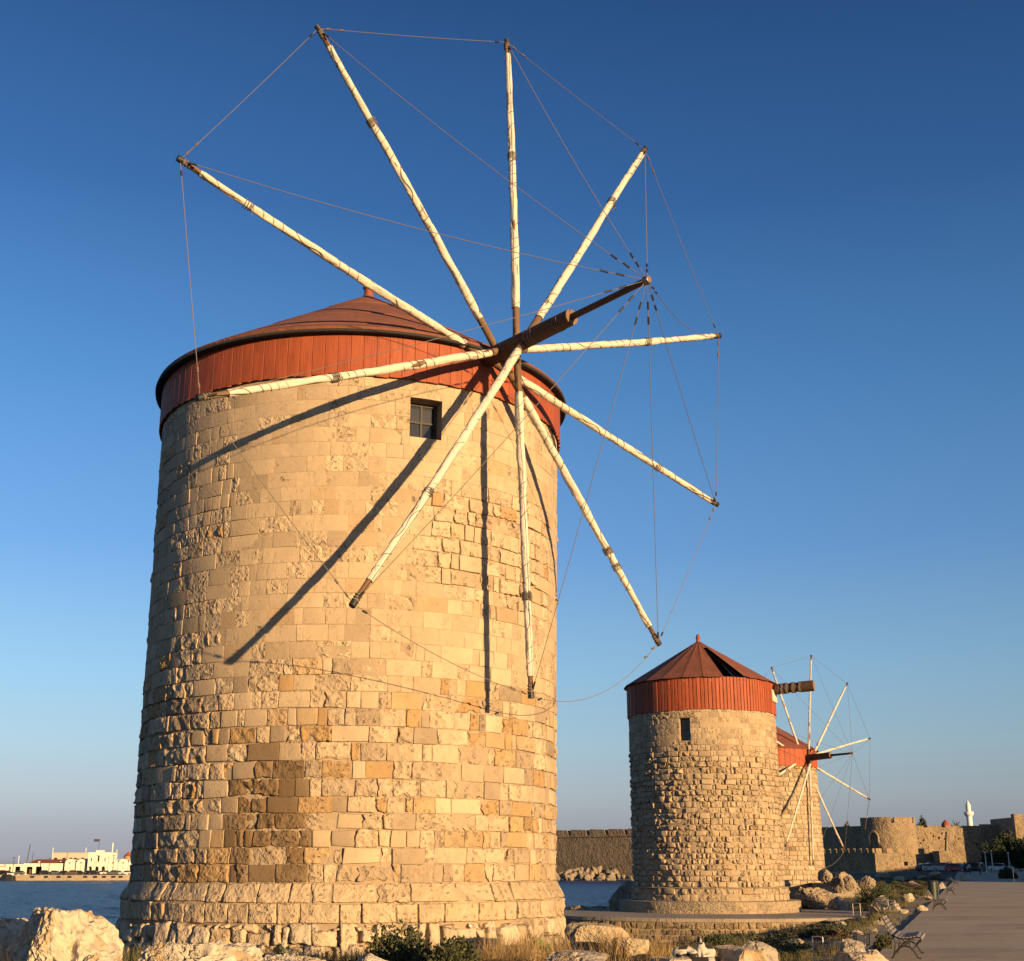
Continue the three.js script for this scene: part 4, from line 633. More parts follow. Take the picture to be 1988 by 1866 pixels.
{ // dry grass
  const straw0 = [.34, .21, .075], straw1 = [.52, .36, .16], protos = [0, 1, 2].map(i => bladeGeo(600 + i, 130, { r: .16, h: .42, w: .0045, lean: .9, c0: straw0, c1: straw1 })), R = rng(620);
  const beds = [[940, 1112, 1800, 1866, 15.6, 18.2, 34, 'dry straw-coloured grass tuft at the landward foot of the large mill', 'dry grass by the large mill'], [1168, 1312, 1806, 1866, 14.4, 17.5, 34, 'dry brown grass tuft beside the cats', 'dry grass beside the cats']];
  for (const [x0, x1, , , d0, d1, n, label, group] of beds) for (let i = 0; i < n; i++) { const d = lerp(d0, d1, R()), c = P(lerp(x0, x1, R()), 1800, d); if (Math.hypot(c.x + 2.77, c.z + 21.98) < 3.75) continue; const m = solo('grass_tuft', protos[i % 3], M.leaf, label, 'grass', V(c.x, landH(c.x, c.z) - .02, c.z), group); const s = .7 + .6 * R(); m.scale.set(s, s * (.75 + .5 * R()), s); m.rotation.y = R() * 6.28; }
  const gg = bladeGeo(640, 26, { r: .13, h: .20, w: .006, lean: 1.1, c0: [.16, .13, .05], c1: [.36, .27, .12] }), inst = new THREE.InstancedMesh(gg, M.leaf, 5200); let k = 0; const q = new THREE.Object3D(), R2 = rng(650), cc = new THREE.Color();
  while (k < 5200) {
    const d = 12.5 + Math.pow(R2(), 1.6) * 110, x = lerp(shoreX(d) + 3, edgeX(d) - .25, R2()), z = -d; if (Math.hypot(x + 2.77, z + 21.98) < 3.8 || Math.hypot(x - 9.3, z + 62.2) < 9.2 || x > edgeX(d) - 1.0 && R2() < .85 || fbm(x * .4, 2, z * .4, 3) < -.12) continue;
    q.position.set(x, landH(x, z) - .01, z); q.rotation.y = R2() * 6.28; const s = .5 + R2() * .9; q.scale.set(s, s, s); q.updateMatrix(); inst.setMatrixAt(k, q.matrix); inst.setColorAt(k, cc.setRGB(...mixc([1, 1, 1], [.5, .62, .45], R2()))); k++;
  }
  inst.name = 'ground_cover'; inst.userData = { kind: 'stuff', label: 'short dry grass and weeds scattered over the rocky ground', category: 'grass' }; mark(inst); scene.add(inst);
}
// ---------------------------------------------------------------- benches, bin, wire cages
const benchProto = new THREE.Group();
{
  const Lb = 1.85, side = z => { // cast side frame, facing +x
    const t = (p, r, s = 14) => tube(p.map(([x, y]) => [x, y, z]), r, s, 6);
    return mergeGeometries([t([[-.19, .70], [-.21, .745], [-.165, .765], [-.13, .73], [-.07, .60], [0, .49], [.05, .43], [.13, .385], [.30, .372], [.42, .395], [.50, .41], [.555, .385], [.565, .335], [.53, .315]], .016, 40),
      t([[.03, .44], [.065, .30], [.05, .18], [.0, .02], [-.035, .012]], .018), t([[.0, .02], [.06, .12], [.16, .21], [.25, .235], [.35, .205], [.43, .11], [.49, .015], [.53, .012]], .019, 24),
      t([[.36, .372], [.335, .29], [.345, .2]], .013), t([[.54, .33], [.46, .25], [.38, .18]], .013), t([[.12, .385], [.16, .30], [.25, .27], [.34, .30], [.38, .38]], .011, 18), t([[.07, .33], [.12, .27], [.16, .215]], .012)]);
  };
  for (const z of [-Lb / 2 + .06, Lb / 2 - .06]) part('side_frame', side(z), M.iron, benchProto);
  const slats = [[-.165, .735, -62], [-.125, .665, -62], [-.088, .595, -61], [-.048, .53, -58], [-.005, .47, -52], [.09, .425, -22], [.16, .402, -8], [.23, .395, 0], [.30, .395, 2], [.37, .404, 8], [.44, .42, 8], [.51, .425, -20], [.57, .385, -66]];
  for (const [x, y, a] of slats) { const s = part('slat', cbox(.052, .024, Lb, .004), M.slat, benchProto); s.position.set(x, y, 0); s.rotation.z = a * rad; }
  part('tie_rod', bar(V(.25, .25, -Lb / 2 + .06), V(.25, .25, Lb / 2 - .06), .008, 1, 6), M.iron, benchProto);
}
const along = Math.atan2(.3464, 1);                                    // the promenade runs off to the right by this much
[['first', 26.73, 'park bench with pale slats on the promenade edge above the bluish boulder'], ['', 55.7, 'park bench on the promenade edge in front of the dark litter bin'], ['', 87.35, 'park bench on the promenade edge just past the dark litter bin'], ['', 125.2, 'far park bench on the promenade edge beyond the litter bin, before the shade']].forEach(([, d, label]) => {
  const g = benchProto.clone(); g.name = numbered('park_bench'); g.position.set(-1.69 + .3464 * d + .865 * Math.sin(along), .0, -d - .865 * Math.cos(along)); g.rotation.y = -along; g.userData = { label, category: 'bench', group: 'benches along the promenade' }; scene.add(g);
});
{
  const d = 74, c = P(1811, 1732, d), g = thing('litter_bin', 'dark green litter bin behind the second bench', 'bin', V(c.x, landH(c.x, c.z), c.z)), mt = std({ color: lin(.02, .03, .02), roughness: .5 });
  part('bin_body', lathe([[0, 0], [.22, 0], [.235, .03], [.27, .84], [.285, .86], [.285, .90], [.265, .90], [.255, .86], [.21, .1], [0, .1]], 22), mt, g); part('bin_post', bar(V(.3, -.2, 0), V(.3, .95, 0), .03, 1, 8), mt, g); part('bin_lid', lathe([[0, .99], [.22, .97], [.28, .93], [.28, .91], [0, .91]], 22), mt, g);
}
{ // wire cages standing among the rocks: a pale metal frame with mesh
  const fm = std({ color: lin(.62, .55, .45), roughness: .5, metalness: .1, name: 'cage_frame' }), wm = std({ color: lin(.05, .045, .04), roughness: .6, metalness: .4, name: 'cage_mesh' });
  const cage = (label, px, py, d, w, h, L, turn, tiltZ = 0) => {
    const c = P(px, py, d), gy = Math.min(c.y, landH(c.x, c.z) + .25), g = thing('wire_cage', label, 'cage', V(c.x, gy, c.z), 'wire cages among the rocks', turn); g.rotation.z = tiltZ;
    const b = (x0, y0, z0, x1, y1, z1, r, m, nm) => part(nm, bar(V(x0, y0, z0), V(x1, y1, z1), r, 1, 5), m, g);
    for (const x of [-w / 2, w / 2]) b(x, 0, 0, x, h, 0, .013, fm, 'frame_bar'); for (const y of [0.013, h]) b(-w / 2, y, 0, w / 2, y, 0, .013, fm, 'frame_bar');
    for (const x of [-w / 2, w / 2]) b(x, 0, -L, x, h, -L, .007, wm, 'frame_bar'); for (const y of [.01, h]) { for (const x of [-w / 2, w / 2]) b(x, y, 0, x, y, -L, .007, wm, 'frame_bar'); b(-w / 2, y, -L, w / 2, y, -L, .007, wm, 'frame_bar'); }
    const wires = []; for (let i = 1; i < 8; i++) { wires.push(bar(V(-w / 2, h * i / 8, 0), V(w / 2, h * i / 8, 0), .0016, 1, 3, { caps: false }), bar(V(lerp(-w / 2, w / 2, i / 8), 0, 0), V(lerp(-w / 2, w / 2, i / 8), h, 0), .0016, 1, 3, { caps: false })); for (const x of [-w / 2, w / 2]) { wires.push(bar(V(x, h * i / 8, 0), V(x, h * i / 8, -L), .002, 1, 3, { caps: false }), bar(V(x, 0, -L * i / 8), V(x, h, -L * i / 8), .002, 1, 3, { caps: false })); } }
    part('wire_mesh', mergeGeometries(wires), wm, g);
  };
  cage('tallest wire cage with pale frame beside the big dark bush', 1590, 1868, 24.5, .24, .43, .5, -.9); cage('tilted wire cage behind the bluish grey boulder', 1665, 1822, 27.5, .27, .22, .4, -.5, -.1);
  cage('wire cage beside the round bush under the far platform', 1663, 1765, 47, .29, .42, .6, -.8); cage('small wire cage behind the sunlit pointed rock', 1731, 1755, 53, .28, .24, .5, -.6);
}
// ---------------------------------------------------------------- bodies from tapered bones
function bodyGeo(bones, lo, hi, n, smooth, colorOf) {
  const mc = new MarchingCubes(n, new THREE.MeshBasicMaterial(), false, false, 60000), half = Math.max(hi[0] - lo[0], hi[1] - lo[1], hi[2] - lo[2]) / 2, c = [0, 1, 2].map(i => (lo[i] + hi[i]) / 2);
  const cap = (p, b) => { const dx = b[4] - b[0], dy = b[5] - b[1], dz = b[6] - b[2], L = dx * dx + dy * dy + dz * dz || 1e-9, t = clamp(((p[0] - b[0]) * dx + (p[1] - b[1]) * dy + (p[2] - b[2]) * dz) / L, 0, 1); return Math.hypot(p[0] - b[0] - t * dx, p[1] - b[1] - t * dy, p[2] - b[2] - t * dz) - lerp(b[3], b[7], t); };
  const dist = p => { let d = 1e9; for (const b of bones) { const e = cap(p, b), k = b[8] ?? smooth, h = clamp(.5 + .5 * (d - e) / k, 0, 1); d = lerp(d, e, h) - k * h * (1 - h); } return d; };
  const hs = n / 2; for (let z = 0; z < n; z++) for (let y = 0; y < n; y++) for (let x = 0; x < n; x++) mc.field[x + y * n + z * n * n] = -dist([c[0] + (x - hs) / hs * half, c[1] + (y - hs) / hs * half, c[2] + (z - hs) / hs * half]);
  mc.isolation = 0; mc.update(); const cnt = mc.count, pos = [], col = [];
  for (let i = 0; i < cnt; i++) { const p = [0, 1, 2].map(k => c[k] + mc.positionArray[i * 3 + k] * half); pos.push(...p); col.push(...colorOf(p)); }
  let g = geoOf(pos, null, new Float32Array(cnt * 2), col); g.deleteAttribute('normal'); g.deleteAttribute('uv'); g = mergeVertices(g, 1e-5); g.computeVertexNormals(); return g;
}
const furM = std({ vertexColors: true, roughness: 1, name: 'fur' }), WHT = [.50, .455, .38], BLK = [.018, .016, .015];
{ // cats facing +z
  const eyeM = std({ color: lin(.20, .19, .05), roughness: .25 }), noseM = std({ color: lin(.35, .14, .11), roughness: .6 });
  const a = P(1361, 1859, 15.3), g = thing('cat', 'black and white cat resting upright on a rock, black mask round its face', 'cat', a, 'cats on the rocks', -.1); g.scale.setScalar(.74);
  const sit = [[0, .12, .02, .075, .0, .17, .05, .062], [0, .10, -.02, .08, .12, .085, -.07, .085], [.12, .085, -.07, .085, .155, .07, -.06, .075], [0, .17, .05, .055, 0, .225, .07, .045], [0, .245, .085, .050, 0, .250, .095, .048], [0, .232, .125, .026, 0, .23, .135, .022],
    [-.028, .28, .08, .016, -.036, .315, .076, .004, .012], [.028, .28, .08, .016, .036, .315, .076, .004, .012], [-.035, .12, .07, .028, -.035, .02, .10, .02], [.03, .12, .07, .028, .03, .02, .10, .02], [-.035, .02, .10, .02, -.035, .016, .13, .018], [.03, .02, .10, .02, .03, .016, .13, .018], [.17, .03, -.04, .035, .10, .025, .07, .03], [.2, .03, -.08, .02, .05, .02, .12, .014]];
  part('body', bodyGeo(sit, [-.12, -.01, -.2], [.28, .34, .2], 72, .03, p => { const [x, y, z] = p; if (y > .262 || (y > .215 && Math.abs(x) > .018 && y > .225) || (y > .198 && y < .225 && Math.abs(x - .006) < .02 && z > .1)) return Math.abs(x) < .008 && y > .24 && y < .29 && z > .1 ? WHT : BLK; if (x > .04 && y > .125 && z < .02) return BLK; return WHT; }), furM, g);
  for (const s of [-1, 1]) part('eye', new THREE.SphereGeometry(.0085, 10, 8).translate(s * .021, .256, .134), eyeM, g); part('nose', new THREE.SphereGeometry(.006, 8, 6).translate(0, .241, .157), noseM, g);
  const b = P(1331, 1863, 15.1), h = thing('cat', 'black and white cat curled up low on grey rock, its back turned', 'cat', b, 'cats on the rocks', .3); h.scale.setScalar(.8);
  const curl = [[-.10, .08, -.02, .085, .04, .09, -.03, .085], [.04, .09, -.03, .08, .10, .07, .03, .07], [-.10, .07, .0, .08, -.09, .055, .06, .065], [.06, .06, .09, .048, .05, .06, .11, .046], [.03, .095, .10, .014, .02, .12, .10, .004, .012], [.09, .095, .10, .014, .10, .12, .10, .004, .012], [.05, .05, .14, .024, .05, .045, .15, .02], [-.09, .03, .08, .03, .0, .025, .13, .025], [-.16, .03, .0, .02, -.06, .02, .15, .016]];
  part('body', bodyGeo(curl, [-.22, -.02, -.15], [.2, .22, .2], 64, .03, p => { const [x, y, z] = p; if (y > .135 && Math.abs(x + .02 + z) < .07) return BLK; if (y < .085 && z > .045 && vnoise(x * 22, y * 22, z * 22 + 3) > -.35) return BLK; return WHT; }), furM, h);
  for (const s of [-1, 1]) part('ear_tip', new THREE.SphereGeometry(.005, 6, 5).translate(.06 + s * .036, .116, .10), noseM, h);
  const c = P(1372, 1878, 14.9), k = thing('cat', 'mostly black cat stretched out flat below the sitting cat', 'cat', c, 'cats on the rocks', .05); k.scale.setScalar(.85);
  const lie = [[-.18, .06, 0, .065, .06, .06, 0, .065], [.06, .06, 0, .06, .15, .075, .02, .05], [.17, .09, .04, .045, .175, .09, .05, .044], [.175, .08, .085, .022, .175, .078, .095, .02], [.15, .125, .04, .013, .145, .15, .04, .004, .012], [.2, .125, .04, .013, .205, .15, .04, .004, .012], [-.18, .03, .03, .03, -.1, .025, .1, .025], [.1, .03, .05, .026, .16, .02, .12, .02], [-.22, .03, 0, .02, -.30, .02, .08, .014]];
  part('body', bodyGeo(lie, [-.32, -.02, -.12], [.26, .2, .2], 64, .03, p => p[0] > .02 && p[0] < .10 && p[1] > .05 ? WHT : BLK), furM, k); part('nose', new THREE.SphereGeometry(.005, 6, 5).translate(.175, .086, .113), noseM, k);
}
// ---------------------------------------------------------------- far walls, harbour, car park
const farWall = std({ color: lin(.40, .295, .18), map: T.farWall, bumpMap: T.farBump, bumpScale: .35, roughness: 1, name: 'far_masonry' }), darkHole = std({ color: lin(.02, .018, .015), roughness: 1, name: 'opening' });
function wallRun(g, A, Bp, y0, y1, th, o = {}) { // a straight length of wall from A to B (x,z), seen face towards the camera side
  const dx = Bp[0] - A[0], dz = Bp[1] - A[1], L = Math.hypot(dx, dz), t = o.tile ?? 14, w = new THREE.Group();
  const m = part(o.name ?? 'wall', box(0, L, y0, y1, -th, 0, t), farWall, g); m.position.set(A[0], 0, A[1]); m.rotation.y = Math.atan2(-dz, dx);
  if (o.merlon) { const [mw, gap, mh] = o.merlon, n = Math.floor((L + gap) / (mw + gap)), geo = box(0, mw, y1 + .003, y1 + mh, -th * .55, -.002, t), R = rng(Math.round(L * 13)); for (let i = 0; i < n; i++) { const q = part('merlon', geo, farWall, g); const s = (i + .5) / n * L - mw / 2; q.position.set(A[0] + dx / L * s, 0, A[1] + dz / L * s); q.rotation.y = m.rotation.y; q.scale.y = 1; } }
  return m;
}
const X = (px, d, py = 1640) => P(px, py, d).x, Y = (py, d) => P(1500, py, d).y;
{ // fort by the harbour mouth, behind the nearer mills
  const d = 480, g = thing('fort_wall', 'long sea fort wall with broad battlements between the nearer mills', 'wall', V(X(1160, d), SEA, -d), null, -40 * rad); const y0 = Y(1690, d) - SEA - 3, y1 = Y(1622, d) - SEA;
  part('wall', box(-38, 38, y0, y1, -8, 0, 16), farWall, g); part('string_course', box(-38, 38, y1 - .6, y1 - .2, .002, .25, 16), farWall, g);
  for (let i = 0; i < 9; i++) { const c = -34.5 + i * 8.6, w = 3.9, sh = new THREE.Shape(); sh.moveTo(-w, 0); sh.lineTo(w, 0); sh.lineTo(w * .78, 2.0); sh.lineTo(-w * .92, 2.2); sh.closePath(); const e = new THREE.ExtrudeGeometry(sh, { depth: 4, bevelEnabled: false }); e.translate(c, y1 + .003, -4.2); part('merlon', boxUV(e, 16), farWall, g); }
  const geos = [0, 1, 2].map(i => rockGeo(700 + i, 1.5, 1.15, 1.3, 7, { planes: 22, color: [.36, .28, .19], grey: .2 })), R = rng(710);
  for (let i = 0; i < 54; i++) { const m = solo('riprap_boulder', geos[i % 3], M.rock, 'dark rubble boulder at the foot of the fort wall', 'rock', V(lerp(X(1075, 474), X(1240, 474), R()), SEA + .2 + R() * 3.6, 0), 'boulders below the fort wall'); m.position.z = -470 - (m.position.y - SEA) * 1.6; const s = .8 + .8 * R(); m.scale.set(s, s, s); m.rotation.set(R() * 6, R() * 6, R() * 6); }
  const a = P(1222, 1614, 520), b = P(1229, 1582, 520); const bt = thing('sailing_boat', 'white mast and hull of a boat moored behind the fort wall', 'boat', V(a.x, SEA, a.z)); part('mast', bar(V(0, .6, 0), V(b.x - a.x, b.y - SEA, 0), .22, 1, 6), M.whitePaint ?? (M.whitePaint = std({ color: lin(.78, .76, .72), roughness: .5 })), bt); part('hull', (() => { const q = new THREE.SphereGeometry(1, 16, 10, 0, Math.PI * 2, Math.PI / 2, Math.PI / 2); q.scale(5, 1.2, 1.5); q.translate(0, .9, 0); return q; })(), M.whitePaint, bt);
}
{ // town walls at the end of the promenade
  const d = 325, az = -56 * rad, dir = [Math.cos(az), -Math.sin(az)];              // shaded lengths run away to the left
  const g = thing('town_wall', 'high medieval town wall behind the round tower', 'wall', V(0, 0, 0)); const top = Y(1606, d);
  const xT = X(1690, d), lx = xT - 26 * dir[0], lz = -d - 26 * dir[1] * 1; wallRun(g, [lx, lz], [xT, -d], -1, top, 3, { merlon: [2.6, .5, .35] });
  const xa = X(1765, d), xb = X(1905, d); wallRun(g, [xa, -d], [xb, -d], Y(1663, d), top - .1, 3, { merlon: [3.4, .7, .45] }); wallRun(g, [xa, -d + .8], [xb + 14, -d + .8], -1, Y(1651, d), 1, { name: 'battered_base' });
  wallRun(g, [xb + .01, -d + .01], [xb + 14, -d + .01], -1, top + .3, 3, { merlon: [2.5, .6, .4] });
  const R = rng(801), sk = new THREE.Shape(); sk.moveTo(xa, Y(1653, d)); sk.lineTo(xb, Y(1653, d)); sk.lineTo(xb, top - .2); sk.lineTo(xa, top - .2); sk.closePath(); for (let i = 0; i < 24; i++) { const x = xa + 1 + (i + .2 + .5 * R()) * (xb - xa - 2) / 24, y = lerp(Y(1646, d), top - 1.4, R()), w = .2 + .35 * R() * R(), hp = new THREE.Path(); hp.moveTo(x, y); hp.lineTo(x + w, y); hp.lineTo(x + w, y + w * 1.3); hp.lineTo(x, y + w * 1.3); hp.closePath(); sk.holes.push(hp); } const se = new THREE.ExtrudeGeometry(sk, { depth: .7, bevelEnabled: false }); se.translate(0, 0, -d + .003); part('facing_with_holes', boxUV(se, 14), farWall, g);
  const tr = thing('wall_tower', 'square bastion at the far end of the town wall', 'tower', V(X(1975, 314) + 2.2, -.5, -322)); part('wall', box(-2.2, 12, 0, Y(1586, 312) + .5, -8, 8, 14), farWall, tr); for (let i = 0; i < 3; i++) part('merlon', box(-2.2 + i * 3.4, -.2 + i * 3.4, Y(1586, 312) + .503, Y(1583, 312) + .9, 6, 7.998, 14), farWall, tr);
}
{
  const d = 318, c = P(1727, 1640, d), r = 49.5 * d / FOCAL, g = thing('round_tower', 'round battlemented stone tower with an arched niche in the town wall', 'tower', V(c.x, -.5, c.z)), y1 = Y(1599, d) + .5, y2 = Y(1588, d) + .5;
  const cy = new THREE.CylinderGeometry(r, r * 1.04, y1, 56, 4, false); cy.translate(0, y1 / 2, 0); const uv = cy.attributes.uv; for (let i = 0; i < uv.count; i++) uv.setXY(i, uv.getX(i) * 3, uv.getY(i) * 1.1); part('drum', cy, farWall, g);
  for (const [a0, a1] of [[-92, -52], [-44, 8], [14, 62], [70, 118], [130, 250]]) { const pos = [], idx = [], uvs = [], n = 10; for (let i = 0; i <= n; i++) { const a = lerp(a0, a1, i / n) * rad - .28; for (const [q, y] of [[r + .01, y1 - .3], [r + .01, y2], [r - 1.0, y2], [r - 1.0, y1 - .3]]) { pos.push(q * Math.sin(a), y, q * Math.cos(a)); uvs.push(a * r / 14, y / 14 + q * .1); } } for (let i = 0; i < n; i++) for (let j = 0; j < 3; j++) { const a = i * 4 + j, b = a + 4; idx.push(a, b, a + 1, a + 1, b, b + 1); } for (const i of [0, n]) idx.push(i * 4, i * 4 + 1, i * 4 + 2, i * 4, i * 4 + 2, i * 4 + 3); const q = geoOf(pos, idx, uvs).toNonIndexed(); q.computeVertexNormals(); part('merlon', q, farWall, g); }
  const na = -34 * rad - .28, ng = new THREE.Group(); ng.name = 'niche'; ng.rotation.y = na + .05; g.add(ng); const ay = Y(1648, d) + .5, arch = (w, h) => { const s = new THREE.Shape(); s.moveTo(-w, 0); s.lineTo(w, 0); s.lineTo(w, h - w); s.quadraticCurveTo(w, h - .2 * w, 0, h + w * .35); s.quadraticCurveTo(-w, h - .2 * w, -w, h - w); s.closePath(); return s; };
  const outer = arch(1.3, 3.6), inner = arch(.95, 3.2); outer.holes.push(inner); const e = new THREE.ExtrudeGeometry(outer, { depth: .9, bevelEnabled: false }); e.translate(0, ay + .2, r - .35); part('arch_stones', boxUV(e, 10), farWall, ng); const ib = new THREE.ExtrudeGeometry(arch(.95, 3.2), { depth: .2, bevelEnabled: false }); ib.translate(0, ay + .2, r - .1); part('niche_back', boxUV(ib, 10), farWall, ng);
}
{ // lower front wall with its corner towards us
  const d = 300, g = thing('battlement_wall', 'low battlemented wall with a square hole and lit corner before the town wall', 'wall', V(0, 0, 0)), az = -56 * rad, dir = [Math.cos(az), -Math.sin(az)], xc = X(1697, d), top = Y(1656, d), top2 = Y(1657, d);
  wallRun(g, [xc - 30 * dir[0], -d - 30 * dir[1]], [xc, -d], -1.5, top, 1.2, { merlon: [.75, 1.1, 1.0] });
  wallRun(g, [xc + .002, -d - .9], [X(1832, d), -d - 4.9], -1.5, top2, .3, { merlon: [1.5, 1.05, 1.15], name: 'back_wall' });
  { const bx = X(1832, d) - xc, L = Math.hypot(bx, 4), s = new THREE.Shape(), hx = (X(1760, d) - xc) * L / bx, hy = Y(1677, d); s.moveTo(0, -1.5); s.lineTo(L, -1.5); s.lineTo(L, top2 - .003); s.lineTo(0, top2 - .003); s.closePath(); const hp = new THREE.Path(); hp.moveTo(hx - .55, hy - .45); hp.lineTo(hx + .55, hy - .45); hp.lineTo(hx + .55, hy + .45); hp.lineTo(hx - .55, hy + .45); hp.closePath(); s.holes.push(hp); const e = new THREE.ExtrudeGeometry(s, { depth: .88, bevelEnabled: false }); e.translate(0, 0, -.88); const m = part('wall', boxUV(e, 14), farWall, g); m.position.set(xc + .002, 0, -d); m.rotation.y = Math.atan2(4, bx); }
  const t = thing('gate_ruin', 'ruined gate tower with a pointed stub beside the car park', 'tower', V(X(1838, 296), -.5, -298)); part('wall', box(-1.2, 1.5, 0, Y(1652, 296) + .5, -5, 0, 14), farWall, t); part('stub', (() => { const s = new THREE.Shape(); s.moveTo(.5, 0); s.lineTo(1.5, 0); s.lineTo(1.6, 3.1); s.lineTo(1.1, 4.2); s.lineTo(.85, 2.6); s.closePath(); const e = new THREE.ExtrudeGeometry(s, { depth: 1.2, bevelEnabled: false }); e.translate(0, Y(1652, 296) + .503, -1.4); return boxUV(e, 14); })(), farWall, t);
}
{
  const g = thing('minaret', 'slender white minaret with a balcony above the town wall', 'minaret', V(X(1883, 420, 1600), 0, -420)), yb = Y(1582, 420), yt = Y(1553, 420); part('shaft', lathe([[.95, 0], [.9, yb - .6], [1.0, yb - .2]], 20), M.whitePaint, g); part('balcony', lathe([[.95, yb - .6], [1.45, yb], [1.5, yb + .1], [1.5, yb + .9], [1.4, yb + .9], [1.4, yb + .12], [.8, yb + .12]], 20), M.whitePaint, g); part('upper_shaft', lathe([[.82, yb + .1], [.78, yb + 2.6], [.92, yb + 2.7]], 20), M.whitePaint, g); part('spire', lathe([[.92, yb + 2.7], [.5, lerp(yb + 2.7, yt, .5)], [0, yt]], 20), M.whitePaint, g);
  const dm = thing('domed_house', 'red dome on a small drum above the town wall', 'building', V(X(1836, 400, 1600), 0, -400)), yd = Y(1603, 400), rd = 8.2 * 400 / FOCAL, red = std({ color: lin(.34, .075, .05), roughness: .8 }); part('drum', lathe([[rd * .96, 0], [rd * .96, yd]], 16), farWall, dm); part('dome', lathe([[rd, yd], [rd * .97, yd + .3], [rd * .66, yd + 1.0], [rd * .2, yd + 1.55], [0, yd + 1.75]], 10), red, dm);
}
// trees: tapered trunk, limbs, crown of leaves in clumps
function tree(name, label, px, pyTop, pyBase, wpx, d, y0, o = {}) {
  const top = P(px, pyTop, d), k = d / FOCAL, r = wpx * k / 2, h = top.y - y0, g = thing(name, label, 'tree', V(top.x, y0, -d), o.group), R = rng(px * 3 + 7), tr = [];
  tr.push(bar(V(0, -.3, 0), V(.1, h * .62, 0), s => lerp(.28, .12, s) * Math.min(1, r / 2), 6, 8)); for (let i = 0; i < 6; i++) { const a = R() * 6.28; tr.push(bar(V(.05, h * (.25 + .3 * R()), 0), V(Math.cos(a) * r * .6, h * (.55 + .3 * R()), Math.sin(a) * r * .6), s => lerp(.1, .03, s) * Math.min(1, r / 2), 3, 6)); }
  part('trunk', mergeGeometries(tr), stemMat, g); const cr = leafGeo(px * 11 + 3, o.n ?? 3600, { r: r * .92, h: h * (o.crown ?? .8), leaf: o.leaf ?? .42, clumps: o.clumps ?? 22, thin: .34, c0: o.c0 ?? [.018, .028, .010], c1: o.c1 ?? [.045, .062, .02] }); cr.translate(0, h * (1 - (o.crown ?? .8)), 0); part('crown', cr, M.leaf, g);
}
tree('park_tree', 'dark leafy tree standing beside the car park lamps', 1925, 1628, 1690, 52, 258, .7, { n: 5000, crown: .9 });
tree('park_tree', 'tallest dark leafy tree at the end of the car park', 1955, 1612, 1690, 62, 262, .7, { n: 6000, crown: .9 });
tree('park_tree', 'dark leafy tree under the square bastion', 1990, 1620, 1690, 56, 256, .7, { n: 5000, crown: .9 });
tree('wall_tree', 'round dark evergreen showing above the town wall', 1791, 1588, 1606, 27, 360, 3, { n: 3000, leaf: .5, clumps: 18, crown: .75 });
tree('wall_tree', 'loose feathery tree above the wall beside the minaret', 1861, 1594, 1608, 26, 360, 3, { n: 1200, leaf: .5, c0: [.05, .05, .03], c1: [.1, .09, .05], crown: .6 });
tree('wall_tree', 'small brown bushy tree on the wall beside the round tower', 1644, 1595, 1607, 13, 350, 3, { n: 800, leaf: .4, c0: [.09, .06, .03], c1: [.16, .11, .05], crown: .4 });
tree('wall_tree', 'dark low treetop above the shaded wall by the bastion', 1965, 1592, 1604, 20, 350, 3, { n: 1500, leaf: .5, crown: .6 });
tree('wall_tree', 'flat dark treetop above the shaded wall near the minaret', 1932, 1599, 1606, 20, 350, 3, { n: 1200, leaf: .5, crown: .6 });
shrub('hedge_bush', 'clipped dark hedge bush beside the far railing', 1956, 1683, 32, 24, 175, { n: 2200, leaf: .25, c0: [.03, .035, .015], c1: [.07, .075, .03] });

